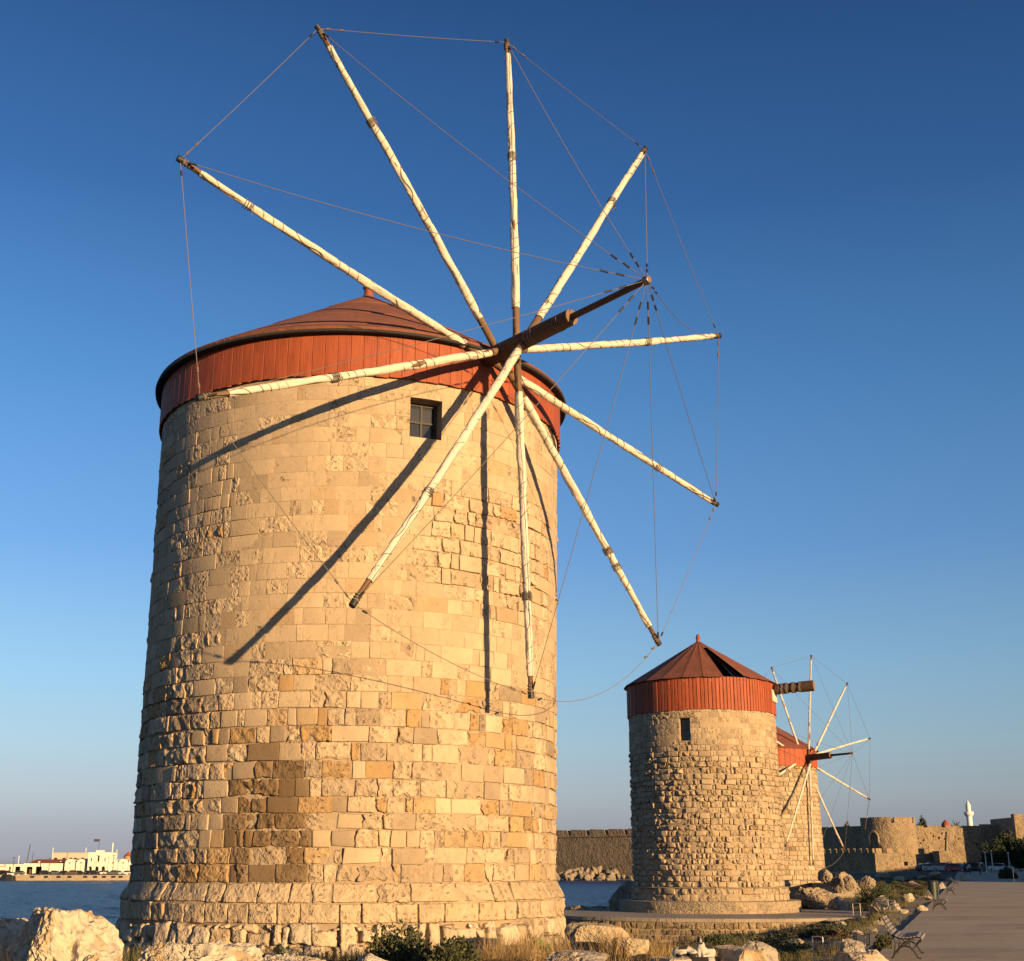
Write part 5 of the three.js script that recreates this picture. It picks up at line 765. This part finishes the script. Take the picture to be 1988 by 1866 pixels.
// ---------------------------------------------------------------- cars
const carGlass = std({ color: lin(.02, .025, .03), roughness: .1, name: 'car_glass' }), tyre = std({ color: lin(.012, .012, .012), roughness: .9 }), rim = std({ color: lin(.4, .4, .4), roughness: .35, metalness: .8 }), lampM = std({ color: lin(.8, .8, .75), roughness: .15 }), tailM = std({ color: lin(.4, .02, .015), roughness: .2 });
function carProto(paint, kind) { // length along x, front towards +x
  const g = new THREE.Group(), pm = new THREE.MeshPhysicalMaterial({ color: paint, roughness: .4, clearcoat: .8, clearcoatRoughness: .1 }), hk = kind === 'suv' ? .12 : 0, L = kind === 'pickup' ? 5.1 : 4.3;
  const ext = (pts, w, m, nm, par, b = .05) => { const s = new THREE.Shape(); pts.forEach(([x, y], i) => i ? s.lineTo(x, y) : s.moveTo(x, y)); s.closePath(); const e = new THREE.ExtrudeGeometry(s, { depth: w - 2 * b, bevelEnabled: true, bevelSize: b, bevelThickness: b, bevelSegments: 2 }); e.translate(0, 0, -w / 2 + b); return part(nm, e, m, par); };
  const x0 = -L / 2, x1 = L / 2; ext([[x0 + .05, .32], [x1 - .08, .30], [x1 - .03, .55], [x1 - .15, .72 + hk], [x1 - 1.0, .88 + hk], [x0 + .12, .94 + hk], [x0, .7]], 1.72, pm, 'body', g, .06);
  const ct = kind === 'pickup' ? [[-1.0, .9], [1.3, .88], [.75, 1.38], [-.85, 1.42]] : [[x0 + .2, .92 + hk], [x1 - 1.05, .86 + hk], [x1 - 1.75, 1.36 + hk], [x0 + 1.2, 1.43 + hk], [x0 + .45, 1.30 + hk]];
  const gl = ext(ct, 1.5, carGlass, 'cabin_glass', g, .06); const mx = (ct[2][0] + ct[3][0]) / 2; const rf = new THREE.BoxGeometry(Math.abs(ct[2][0] - ct[3][0]) * 1.02, .05, 1.36); rf.translate(mx, Math.max(ct[2][1], ct[3][1]) + .045, 0); part('roof', rf, pm, g);
  for (const s of [-1, 1]) for (const q of [ct[1], ct[Math.min(3, ct.length - 1)]]) { const t = q === ct[1] ? ct[2] : ct[0]; part('pillar', bar(V(q[0], q[1], s * .74), V(t[0], t[1], s * .70), .04, 1, 6), pm, g); }
  for (const x of [x0 + .8, x1 - .85]) for (const s of [-1, 1]) { const w = new THREE.CylinderGeometry(.32, .32, .22, 18); w.rotateX(Math.PI / 2); w.translate(x, .32, s * .78); const tw = part('wheel', w, tyre, g); const r = new THREE.CylinderGeometry(.19, .19, .235, 14); r.rotateX(Math.PI / 2); r.translate(x, .32, s * .78); part('rim', r, rim, tw); }
  for (const s of [-1, 1]) { part('headlight', new THREE.BoxGeometry(.1, .14, .32).translate(x1 - .06, .64, s * .6), lampM, g); part('tail_light', new THREE.BoxGeometry(.08, .2, .22).translate(x0 + .02, .76, s * .65), tailM, g); }
  return g;
}
const paints = { silver: lin(.42, .44, .46), white: lin(.72, .72, .70), red: lin(.34, .02, .02), navy: lin(.015, .02, .05), black: lin(.01, .01, .011), grey: lin(.12, .125, .13), bronze: lin(.14, .09, .06) }, protos = {};
function car(label, paint, kind, pos, turn, group) { const key = paint + kind, g = (protos[key] ??= carProto(paints[paint], kind)).clone(); g.name = numbered('parked_car'); g.position.copy(pos); g.rotation.y = turn; g.userData = { label, category: 'car', group }; scene.add(g); }
const park = (px, d) => { const p = P(px, 1690, d); p.y = rise(d); return p; };
[['dark blue estate car behind the silver cars in the shaded car park', 'navy', 'suv', 1814, 262, .2], ['silver hatchback at the open end of the shaded car park', 'silver', '', 1815, 247, -.95], ['pale silver car next to the red one in the shaded car park', 'silver', 'suv', 1834, 243, -.85], ['red car in the shaded car park near the walkers', 'red', '', 1860, 240, -.8], ['white pickup standing behind the red car', 'white', 'pickup', 1877, 262, .1], ['black car behind the walkers in the shaded car park', 'black', 'suv', 1896, 250, -.6], ['white car roof showing behind the silver car', 'white', '', 1848, 268, 0], ['dark grey car between the lamp posts', 'grey', 'suv', 1918, 252, .1], ['white hatchback beside the lamp post near the hedge', 'white', '', 1944, 246, -.7], ['white car beside the clipped hedge', 'white', 'suv', 1968, 258, -.5], ['silver car under the tallest park tree', 'silver', '', 1958, 270, .1], ['black car half behind the ruined gate', 'black', '', 1800, 268, .3]].forEach(([l, p, k, px, d, t]) => car(l, p, k, park(px, d), t, 'cars in the shaded car park'));
{
  const lm = std({ color: lin(.62, .58, .5), roughness: .5 }); [[1912, 1654, 232, 'slim lamp post beside the walkers'], [1924, 1651, 226, 'thicker lamp post on a low stone footing beside the walkers'], [1957, 1655, 240, 'lamp post among white cars near the hedge']].forEach(([px, py, d, l]) => { const p = P(px, py, d), y = rise(d), g = thing('lamp_post', l, 'lamp', V(p.x, y, -d), 'lamp posts by the car park'), h = p.y - y; part('post', lathe([[.16, 0], [.16, .25], [.10, .3], [.075, h - .3]], 12), lm, g); part('lantern', lathe([[.05, h - .3], [.17, h - .2], [.2, h - .02], [.05, h + .05], [0, h + .06]], 12), lm, g); if (px === 1924) part('footing', box(-.5, .9, 0, .35, -.4, .4), M.concrete, g); });
  { const g = thing('lamp_post', 'stout lamp post on the landward side of the promenade', 'lamp', V(36.4, 0, -40.2), 'lamp posts by the car park'); part('post', lathe([[.3, -.1], [.3, .5], [.2, .6], [.17, 5.2]], 14), lm, g); part('lantern', lathe([[.1, 5.2], [.35, 5.4], [.4, 5.9], [.1, 6.1], [0, 6.15]], 14), lm, g); }
  const rp = P(1968, 1705, 150), g = thing('railing', 'blue grey metal railing at the landward side of the promenade', 'fence', V(rp.x, rise(150), -150), null, -along), rm = std({ color: lin(.16, .18, .22), roughness: .5 }); for (let i = 0; i < 9; i++) part('post', bar(V(i * .55, 0, 0), V(i * .55, 1.35, 0), .03, 1, 6), rm, g); for (const y of [.25, 1.3]) part('rail', bar(V(0, y, 0), V(4.4, y, 0), .035, 1, 6), rm, g);
}
// ---------------------------------------------------------------- walkers
{
  const skin = [.38, .24, .17], mk = (seed, cl) => { const R = rng(seed), st = .12 + .1 * R(); const bones = [[0, 1.0, 0, .15, 0, 1.38, 0, .17], [0, 1.0, 0, .15, 0, .92, 0, .15], [0, 1.42, 0, .07, 0, 1.55, .01, .06], [0, 1.62, .01, .095, 0, 1.68, 0, .10], [0, 1.60, .09, .03, 0, 1.59, .10, .02, .02], [-.09, .92, 0, .085, -.1, .5, st * .5, .065], [-.1, .5, st * .5, .062, -.1, .09, -st * .2 + .02, .045], [-.1, .06, -st * .2, .045, -.1, .04, .14 - st * .2, .04], [.09, .92, 0, .085, .1, .5, -st * .3, .065], [.1, .5, -st * .3, .062, .1, .09, -st * 1.2, .045], [.1, .06, -st * 1.2, .045, .1, .04, .13 - st * 1.2, .04], [-.19, 1.38, 0, .055, -.25, 1.1, -.04, .045], [-.25, 1.1, -.04, .044, -.24, .86, .06, .034], [-.24, .86, .06, .034, -.24, .77, .07, .03], [.19, 1.38, 0, .055, .25, 1.1, .04, .045], [.25, 1.1, .04, .044, .24, .86, .12, .034], [.24, .86, .12, .034, .24, .77, .14, .03]];
    return bodyGeo(bones, [-.35, -.02, -.35], [.35, 1.82, .35], 72, .05, ([x, y, z]) => y > 1.66 || (y > 1.56 && z < -.02) ? cl.hair : y > 1.46 ? skin : y < .07 ? [.03, .03, .03] : Math.abs(x) > .2 && y < cl.sleeve ? skin : y > .95 ? cl.top : y > cl.leg ? cl.bottom : skin); };
  [['person', 'person in dark clothes walking, next to one in a white top', 1875, 213, { top: [.02, .02, .022], bottom: [.02, .02, .025], hair: [.02, .015, .01], sleeve: .85, leg: .1 }], ['person', 'person in a white top and dark trousers walking', 1883.5, 214, { top: [.55, .53, .5], bottom: [.02, .022, .03], hair: [.03, .02, .012], sleeve: 1.15, leg: .1 }], ['person', 'person in an orange pink top walking towards the lamp posts', 1904, 209, { top: [.42, .2, .15], bottom: [.05, .06, .09], hair: [.2, .15, .1], sleeve: 1.15, leg: .1 }], ['person', 'person in blue clothes walking beside the lamp post', 1912.6, 212, { top: [.08, .1, .16], bottom: [.06, .08, .13], hair: [.03, .02, .015], sleeve: 1.1, leg: .45 }]].forEach(([n, l, px, d, cl], i) => { const p = P(px, 1700, d); solo(n, mk(900 + i, cl), std({ vertexColors: true, roughness: .95 }), l, 'person', V(p.x, rise(d), -d), 'people walking at the car park'); scene.children[scene.children.length - 1].rotation.y = 2.9 + i * .2; });
}
// the market hall off to the right whose shade lies over the car park and the foot of the walls
{
  const A = V(103, 0, -98), Bq = V(186, 0, -268), dir = Bq.clone().sub(A), L = dir.length(), g = thing('market_hall', 'long pale market hall standing beside the car park', 'building', A, null, Math.atan2(-dir.z, dir.x)), H = 14.2, wl = std({ color: lin(.6, .55, .45), roughness: .9 });
  part('wall', box(0, L, -.5, H, 0, 26, 6), wl, g); part('roof_edge', box(-.4, L + .4, H + .003, H + .7, -.4, 26.4, 6), wl, g); for (let i = 0; i < 20; i++) { const x = 5 + i * (L - 10) / 19; for (const y of [1, 7.5]) part('window', box(x - 1, x + 1, y, y + 3.6, -.06, .2), carGlass, g); }
}
// ---------------------------------------------------------------- harbour front across the water
{
  const d = 466, q = d / FOCAL / 7.353 * 1.0, z = -d; let oz = 0; const x = zx => X(zx / 7.353, d + oz, 1690), y = zy => Y(1614.3 + zy / 7.353, d + oz);
  const cream = std({ color: lin(.86, .79, .64), roughness: .9, name: 'cream_plaster' }), pink = std({ color: lin(.70, .52, .40), roughness: .9, name: 'pink_plaster' }), tiles = std({ color: lin(.40, .10, .045), map: T.wood, roughness: .9, name: 'red_tiles' }), quayM = std({ color: lin(.45, .36, .25), map: rep(T.road, .05, .05), roughness: 1 });
  const qy = y(622), shape = (w) => { const s = new THREE.Shape(); w.forEach(([a, b], i) => i ? s.lineTo(a, b) : s.moveTo(a, b)); s.closePath(); return s; }, hole = (s, a, b, y0, y1, pt) => { const h = new THREE.Path(); h.moveTo(a, y0); h.lineTo(b, y0); const r = (b - a) / 2; h.lineTo(b, y1 - r * (pt ? 1.1 : .35)); if (pt) { h.quadraticCurveTo(b, y1 - r * .3, (a + b) / 2, y1); h.quadraticCurveTo(a, y1 - r * .3, a, y1 - r * 1.1); } else { h.quadraticCurveTo(b, y1, b - r * .35, y1); h.lineTo(a + r * .35, y1); h.quadraticCurveTo(a, y1, a, y1 - r * .35); } h.closePath(); s.holes.push(h); }, ex = (s, dep, zz, m, nm, g) => { const e = new THREE.ExtrudeGeometry(s, { depth: dep, bevelEnabled: false }); e.translate(0, 0, zz - dep); return part(nm, boxUV(e, 4), m, g); };
  const O = V(0, 0, 0);
  const quay = thing('quay', 'x', 'x', O); quay.userData = { kind: 'structure' }; part('quay_wall', box(x(-700), x(2300), SEA - 2, qy, z - 90, z, 8), quayM, quay); [[670], [1005], [1230], [1370], [1498], [1630], [1735], [475], [850]].forEach(([c]) => part('fender', box(x(c - 24), x(c + 24), y(662), y(634), z + .003, z + .35), M.black, quay));
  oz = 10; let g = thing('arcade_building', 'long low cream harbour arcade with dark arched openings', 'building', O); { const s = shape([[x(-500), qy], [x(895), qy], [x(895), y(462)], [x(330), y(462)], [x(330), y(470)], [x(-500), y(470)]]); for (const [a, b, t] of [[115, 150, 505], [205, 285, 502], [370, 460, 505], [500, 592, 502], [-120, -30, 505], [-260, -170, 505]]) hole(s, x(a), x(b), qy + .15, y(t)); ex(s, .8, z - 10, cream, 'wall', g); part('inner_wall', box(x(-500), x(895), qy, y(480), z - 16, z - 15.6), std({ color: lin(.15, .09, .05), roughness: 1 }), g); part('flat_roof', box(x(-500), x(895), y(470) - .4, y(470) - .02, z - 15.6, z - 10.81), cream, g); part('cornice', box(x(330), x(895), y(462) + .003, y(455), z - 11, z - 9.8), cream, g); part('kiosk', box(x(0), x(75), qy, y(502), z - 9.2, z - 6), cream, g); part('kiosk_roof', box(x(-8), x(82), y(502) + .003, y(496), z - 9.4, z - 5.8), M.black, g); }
  oz = 14; g = thing('tiled_hall', 'harbour hall with a long red tiled roof', 'building', O); { const s = shape([[x(395), y(462)], [x(960), y(462)], [x(945), y(398)], [x(440), y(400)]]); const e = new THREE.BufferGeometry(); const A = [x(392), y(463), z - 11.9], Bq = [x(1240), y(463), z - 11.9], C = [x(1230), y(396), z - 19], D = [x(440), y(398), z - 19]; const A2 = [x(392), y(463), z - 26], B2 = [x(1240), y(463), z - 26]; part('roof', geoOf([...A, ...Bq, ...C, ...A, ...C, ...D, ...A2, ...A, ...D, ...A2, ...D, ...C, ...A2, ...C, ...B2], null, null), tiles, g); part('wall', box(x(400), x(1235), qy, y(463) - .01, z - 25.5, z - 16.5), cream, g); for (const c of [545, 855]) part('chimney', box(x(c - 10), x(c + 10), y(462), y(425), z - 14.4, z - 13.8), cream, g); }
  oz = 9; [[988, 'cream round-gabled harbour house next to the long red roof'], [1150, 'cream round-gabled harbour house next to the pointed arches, with a column of windows'], [1603, 'cream round-gabled harbour house with a sign, next to the pointed arches'], [1750, 'cream round-gabled harbour house before the small far mill'], [1895, 'cream round-gabled harbour house farthest from the red roof']].forEach(([c, l], i) => { g = thing('gabled_house', l, 'building', O, 'round-gabled harbour houses'); const s = new THREE.Shape(), w = 70; s.moveTo(x(c - w), qy); s.lineTo(x(c + w), qy); s.lineTo(x(c + w), y(450)); s.bezierCurveTo(x(c + w * .85), y(415), x(c + w * .5), y(395), x(c), y(393)); s.bezierCurveTo(x(c - w * .5), y(395), x(c - w * .85), y(415), x(c - w), y(450)); s.closePath(); ex(s, 7, z - 8.8, cream, 'wall', g); part('window', box(x(c - 7), x(c + 7), y(462), y(436), z - 8.9, z - 8.75), carGlass, g); if (i < 2) for (let r = 0; r < 3; r++) part('window', box(x(c - 12), x(c + 8), y(560 - r * 24), y(543 - r * 24), z - 8.9, z - 8.76), pink, g); else part('sign_board', box(x(c - 14), x(c + 16), y(530), y(508), z - 8.9, z - 8.74), pink, g); });
  oz = 28; g = thing('pink_building', 'pink flat-roofed building behind the red harbour roof', 'building', O); part('wall', box(x(732), x(1245), qy, y(308), z - 45, z - 28), pink, g); part('parapet', box(x(728), x(1248), y(308) + .003, y(303), z - 45.3, z - 27.7), pink, g); for (const c of [785, 905, 1000, 1065, 1170]) { const m = new THREE.CylinderGeometry(x(18) - x(0), x(18) - x(0), .6, 16, 1, false); m.rotateX(Math.PI / 2); m.translate(x(c), y(392), z - 27.8); part('round_dormer', m, carGlass, g); }
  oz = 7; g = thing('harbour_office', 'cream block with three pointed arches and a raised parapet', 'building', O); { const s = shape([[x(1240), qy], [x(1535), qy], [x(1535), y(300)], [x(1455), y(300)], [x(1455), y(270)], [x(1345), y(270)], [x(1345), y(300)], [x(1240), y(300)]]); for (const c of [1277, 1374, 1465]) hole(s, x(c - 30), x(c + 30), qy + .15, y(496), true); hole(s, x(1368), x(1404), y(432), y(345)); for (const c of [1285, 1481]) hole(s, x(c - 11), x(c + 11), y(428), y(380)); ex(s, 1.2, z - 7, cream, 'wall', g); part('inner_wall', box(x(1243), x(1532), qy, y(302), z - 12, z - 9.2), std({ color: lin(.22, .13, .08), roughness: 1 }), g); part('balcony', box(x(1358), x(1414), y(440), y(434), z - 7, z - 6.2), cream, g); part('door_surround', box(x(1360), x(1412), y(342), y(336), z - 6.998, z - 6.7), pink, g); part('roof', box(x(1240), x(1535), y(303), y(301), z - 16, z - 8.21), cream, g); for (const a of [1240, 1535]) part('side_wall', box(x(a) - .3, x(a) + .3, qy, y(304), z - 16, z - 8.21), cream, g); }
  oz = 30; g = thing('harbour_mill', 'tiny far stone mill with red cone roof across the water', 'windmill', V(x(1815), qy, z - 30)); { const r = x(62) - x(0); part('wall', lathe([[r * 1.06, 0], [r, y(352) - qy]], 24), std({ color: lin(.42, .28, .16), roughness: 1 }), g); part('roof', lathe([[r * 1.12, y(355) - qy], [0, y(288) - qy]], 24), tiles, g); }
  const mast = (zx, za, zb, lean, r, m, l, dz = -50) => { oz = -dz; g = thing('sailing_boat', l, 'boat', V(x(zx), SEA, z + dz), null); part('mast', bar(V(0, y(zb) - SEA, 0), V(lean * (x(10) - x(0)), y(za) - SEA, 0), r, 1, 6), m, g); const hg = new THREE.SphereGeometry(1, 14, 8, 0, Math.PI * 2, Math.PI / 2, Math.PI / 2); hg.scale(4.5, 1.2, 1.4); hg.translate(0, 1.0, 0); part('hull', hg, M.whitePaint, g); };
  const dk = std({ color: lin(.06, .06, .08), roughness: .6 }); 
  mast(352, 185, 640, 4, .18, dk, 'boat with a tall dark leaning mast beyond the harbour arcade', -120); mast(247, 345, 640, .3, .16, M.whitePaint, 'boat with a short white mast beyond the harbour arcade', -120); mast(438, 300, 640, 1, .12, dk, 'boat with a thin dark mast at the end of the red harbour roof', -120); mast(726, 232, 640, 0, .16, M.whitePaint, 'boat with a white mast at the corner of the pink building', -120); mast(1200, 232, 640, 0, .15, M.whitePaint, 'boat with a white mast behind the pink building', -120); mast(1573, 165, 640, .6, .3, M.whitePaint, 'boat with the thickest white mast beside the harbour office', -120); mast(1638, 260, 640, .6, .16, M.whitePaint, 'boat with a thin white mast behind the round gables', -120);
  oz = 4; const pole = (zx, za, zb, m, l, r = .12) => { g = thing('quay_pole', l, 'pole', V(x(zx), qy, z - 4)); part('pole', bar(V(0, 0, 0), V(0, y(za) - qy, 0), r, 1, 6), m, g); part('pole_head', bar(V(-.5, y(za) - qy, 0), V(.5, y(za) - qy, 0), .1, 1, 6), m, g); }; pole(182, 375, 600, dk, 'thin dark quay pole before the harbour arcade'); pole(695, 382, 600, dk, 'thin dark quay pole before the red harbour roof'); pole(1608, 345, 600, dk, 'thin dark quay pole before the round gables');
  oz = 7.6; g = thing('flagpole', 'flagpole with a dark flag on the harbour office', 'flagpole', V(x(1380), y(270), z - 7.6)); part('pole', bar(V(0, -.05, 0), V(0, y(112) - y(270), 0), .09, 1, 6), dk, g); part('flag', (() => { const s = new THREE.PlaneGeometry(2.0, .9, 8, 2), p = s.attributes.position; for (let i = 0; i < p.count; i++) p.setZ(i, .15 * Math.sin(p.getX(i) * 3)); s.translate(-1.0, y(128) - y(270), 0); return s; })(), std({ color: lin(.06, .06, .09), side: THREE.DoubleSide, roughness: 1 }), g);
  oz = 3.4; const names = ['black', 'grey', 'navy', 'bronze', 'white', 'silver']; [[30, 'black'], [120, 'navy'], [255, 'grey'], [660, 'black'], [760, 'grey'], [930, 'black'], [1030, 'bronze'], [1140, 'black'], [1240, 'grey'], [1350, 'black'], [1445, 'white'], [1520, 'black'], [1620, 'grey'], [1700, 'silver'], [1800, 'white']].forEach(([c, p], i) => car(p + ' car parked on the quay across the water', p, i % 3 ? '' : 'suv', V(x(c), qy, z - 3.2 - (i % 3) * .4), i % 2 ? .1 : Math.PI - .1, p + ' cars on the far quay'));
  oz = -3; g = thing('moored_boat', 'black hulled boat moored bow-on at the far quay', 'boat', V(x(145), SEA, z + 3)); { const s = new THREE.Shape(); s.moveTo(x(-62) - x(0), -.3); s.lineTo(x(68) - x(0), -.3); s.lineTo(x(60) - x(0), 1.3); s.quadraticCurveTo(0, 2.6, x(-30) - x(0), 1.6); s.closePath(); const e = new THREE.ExtrudeGeometry(s, { depth: 2.2, bevelEnabled: true, bevelSize: .2, bevelThickness: .3 }); e.translate(0, .1, -1.2); part('hull', e, M.black, g); part('cabin', box(-.8, 1.2, 1.75, 2.6, -.9, .5), M.whitePaint, g); }
}
renderer.render(scene, camera);
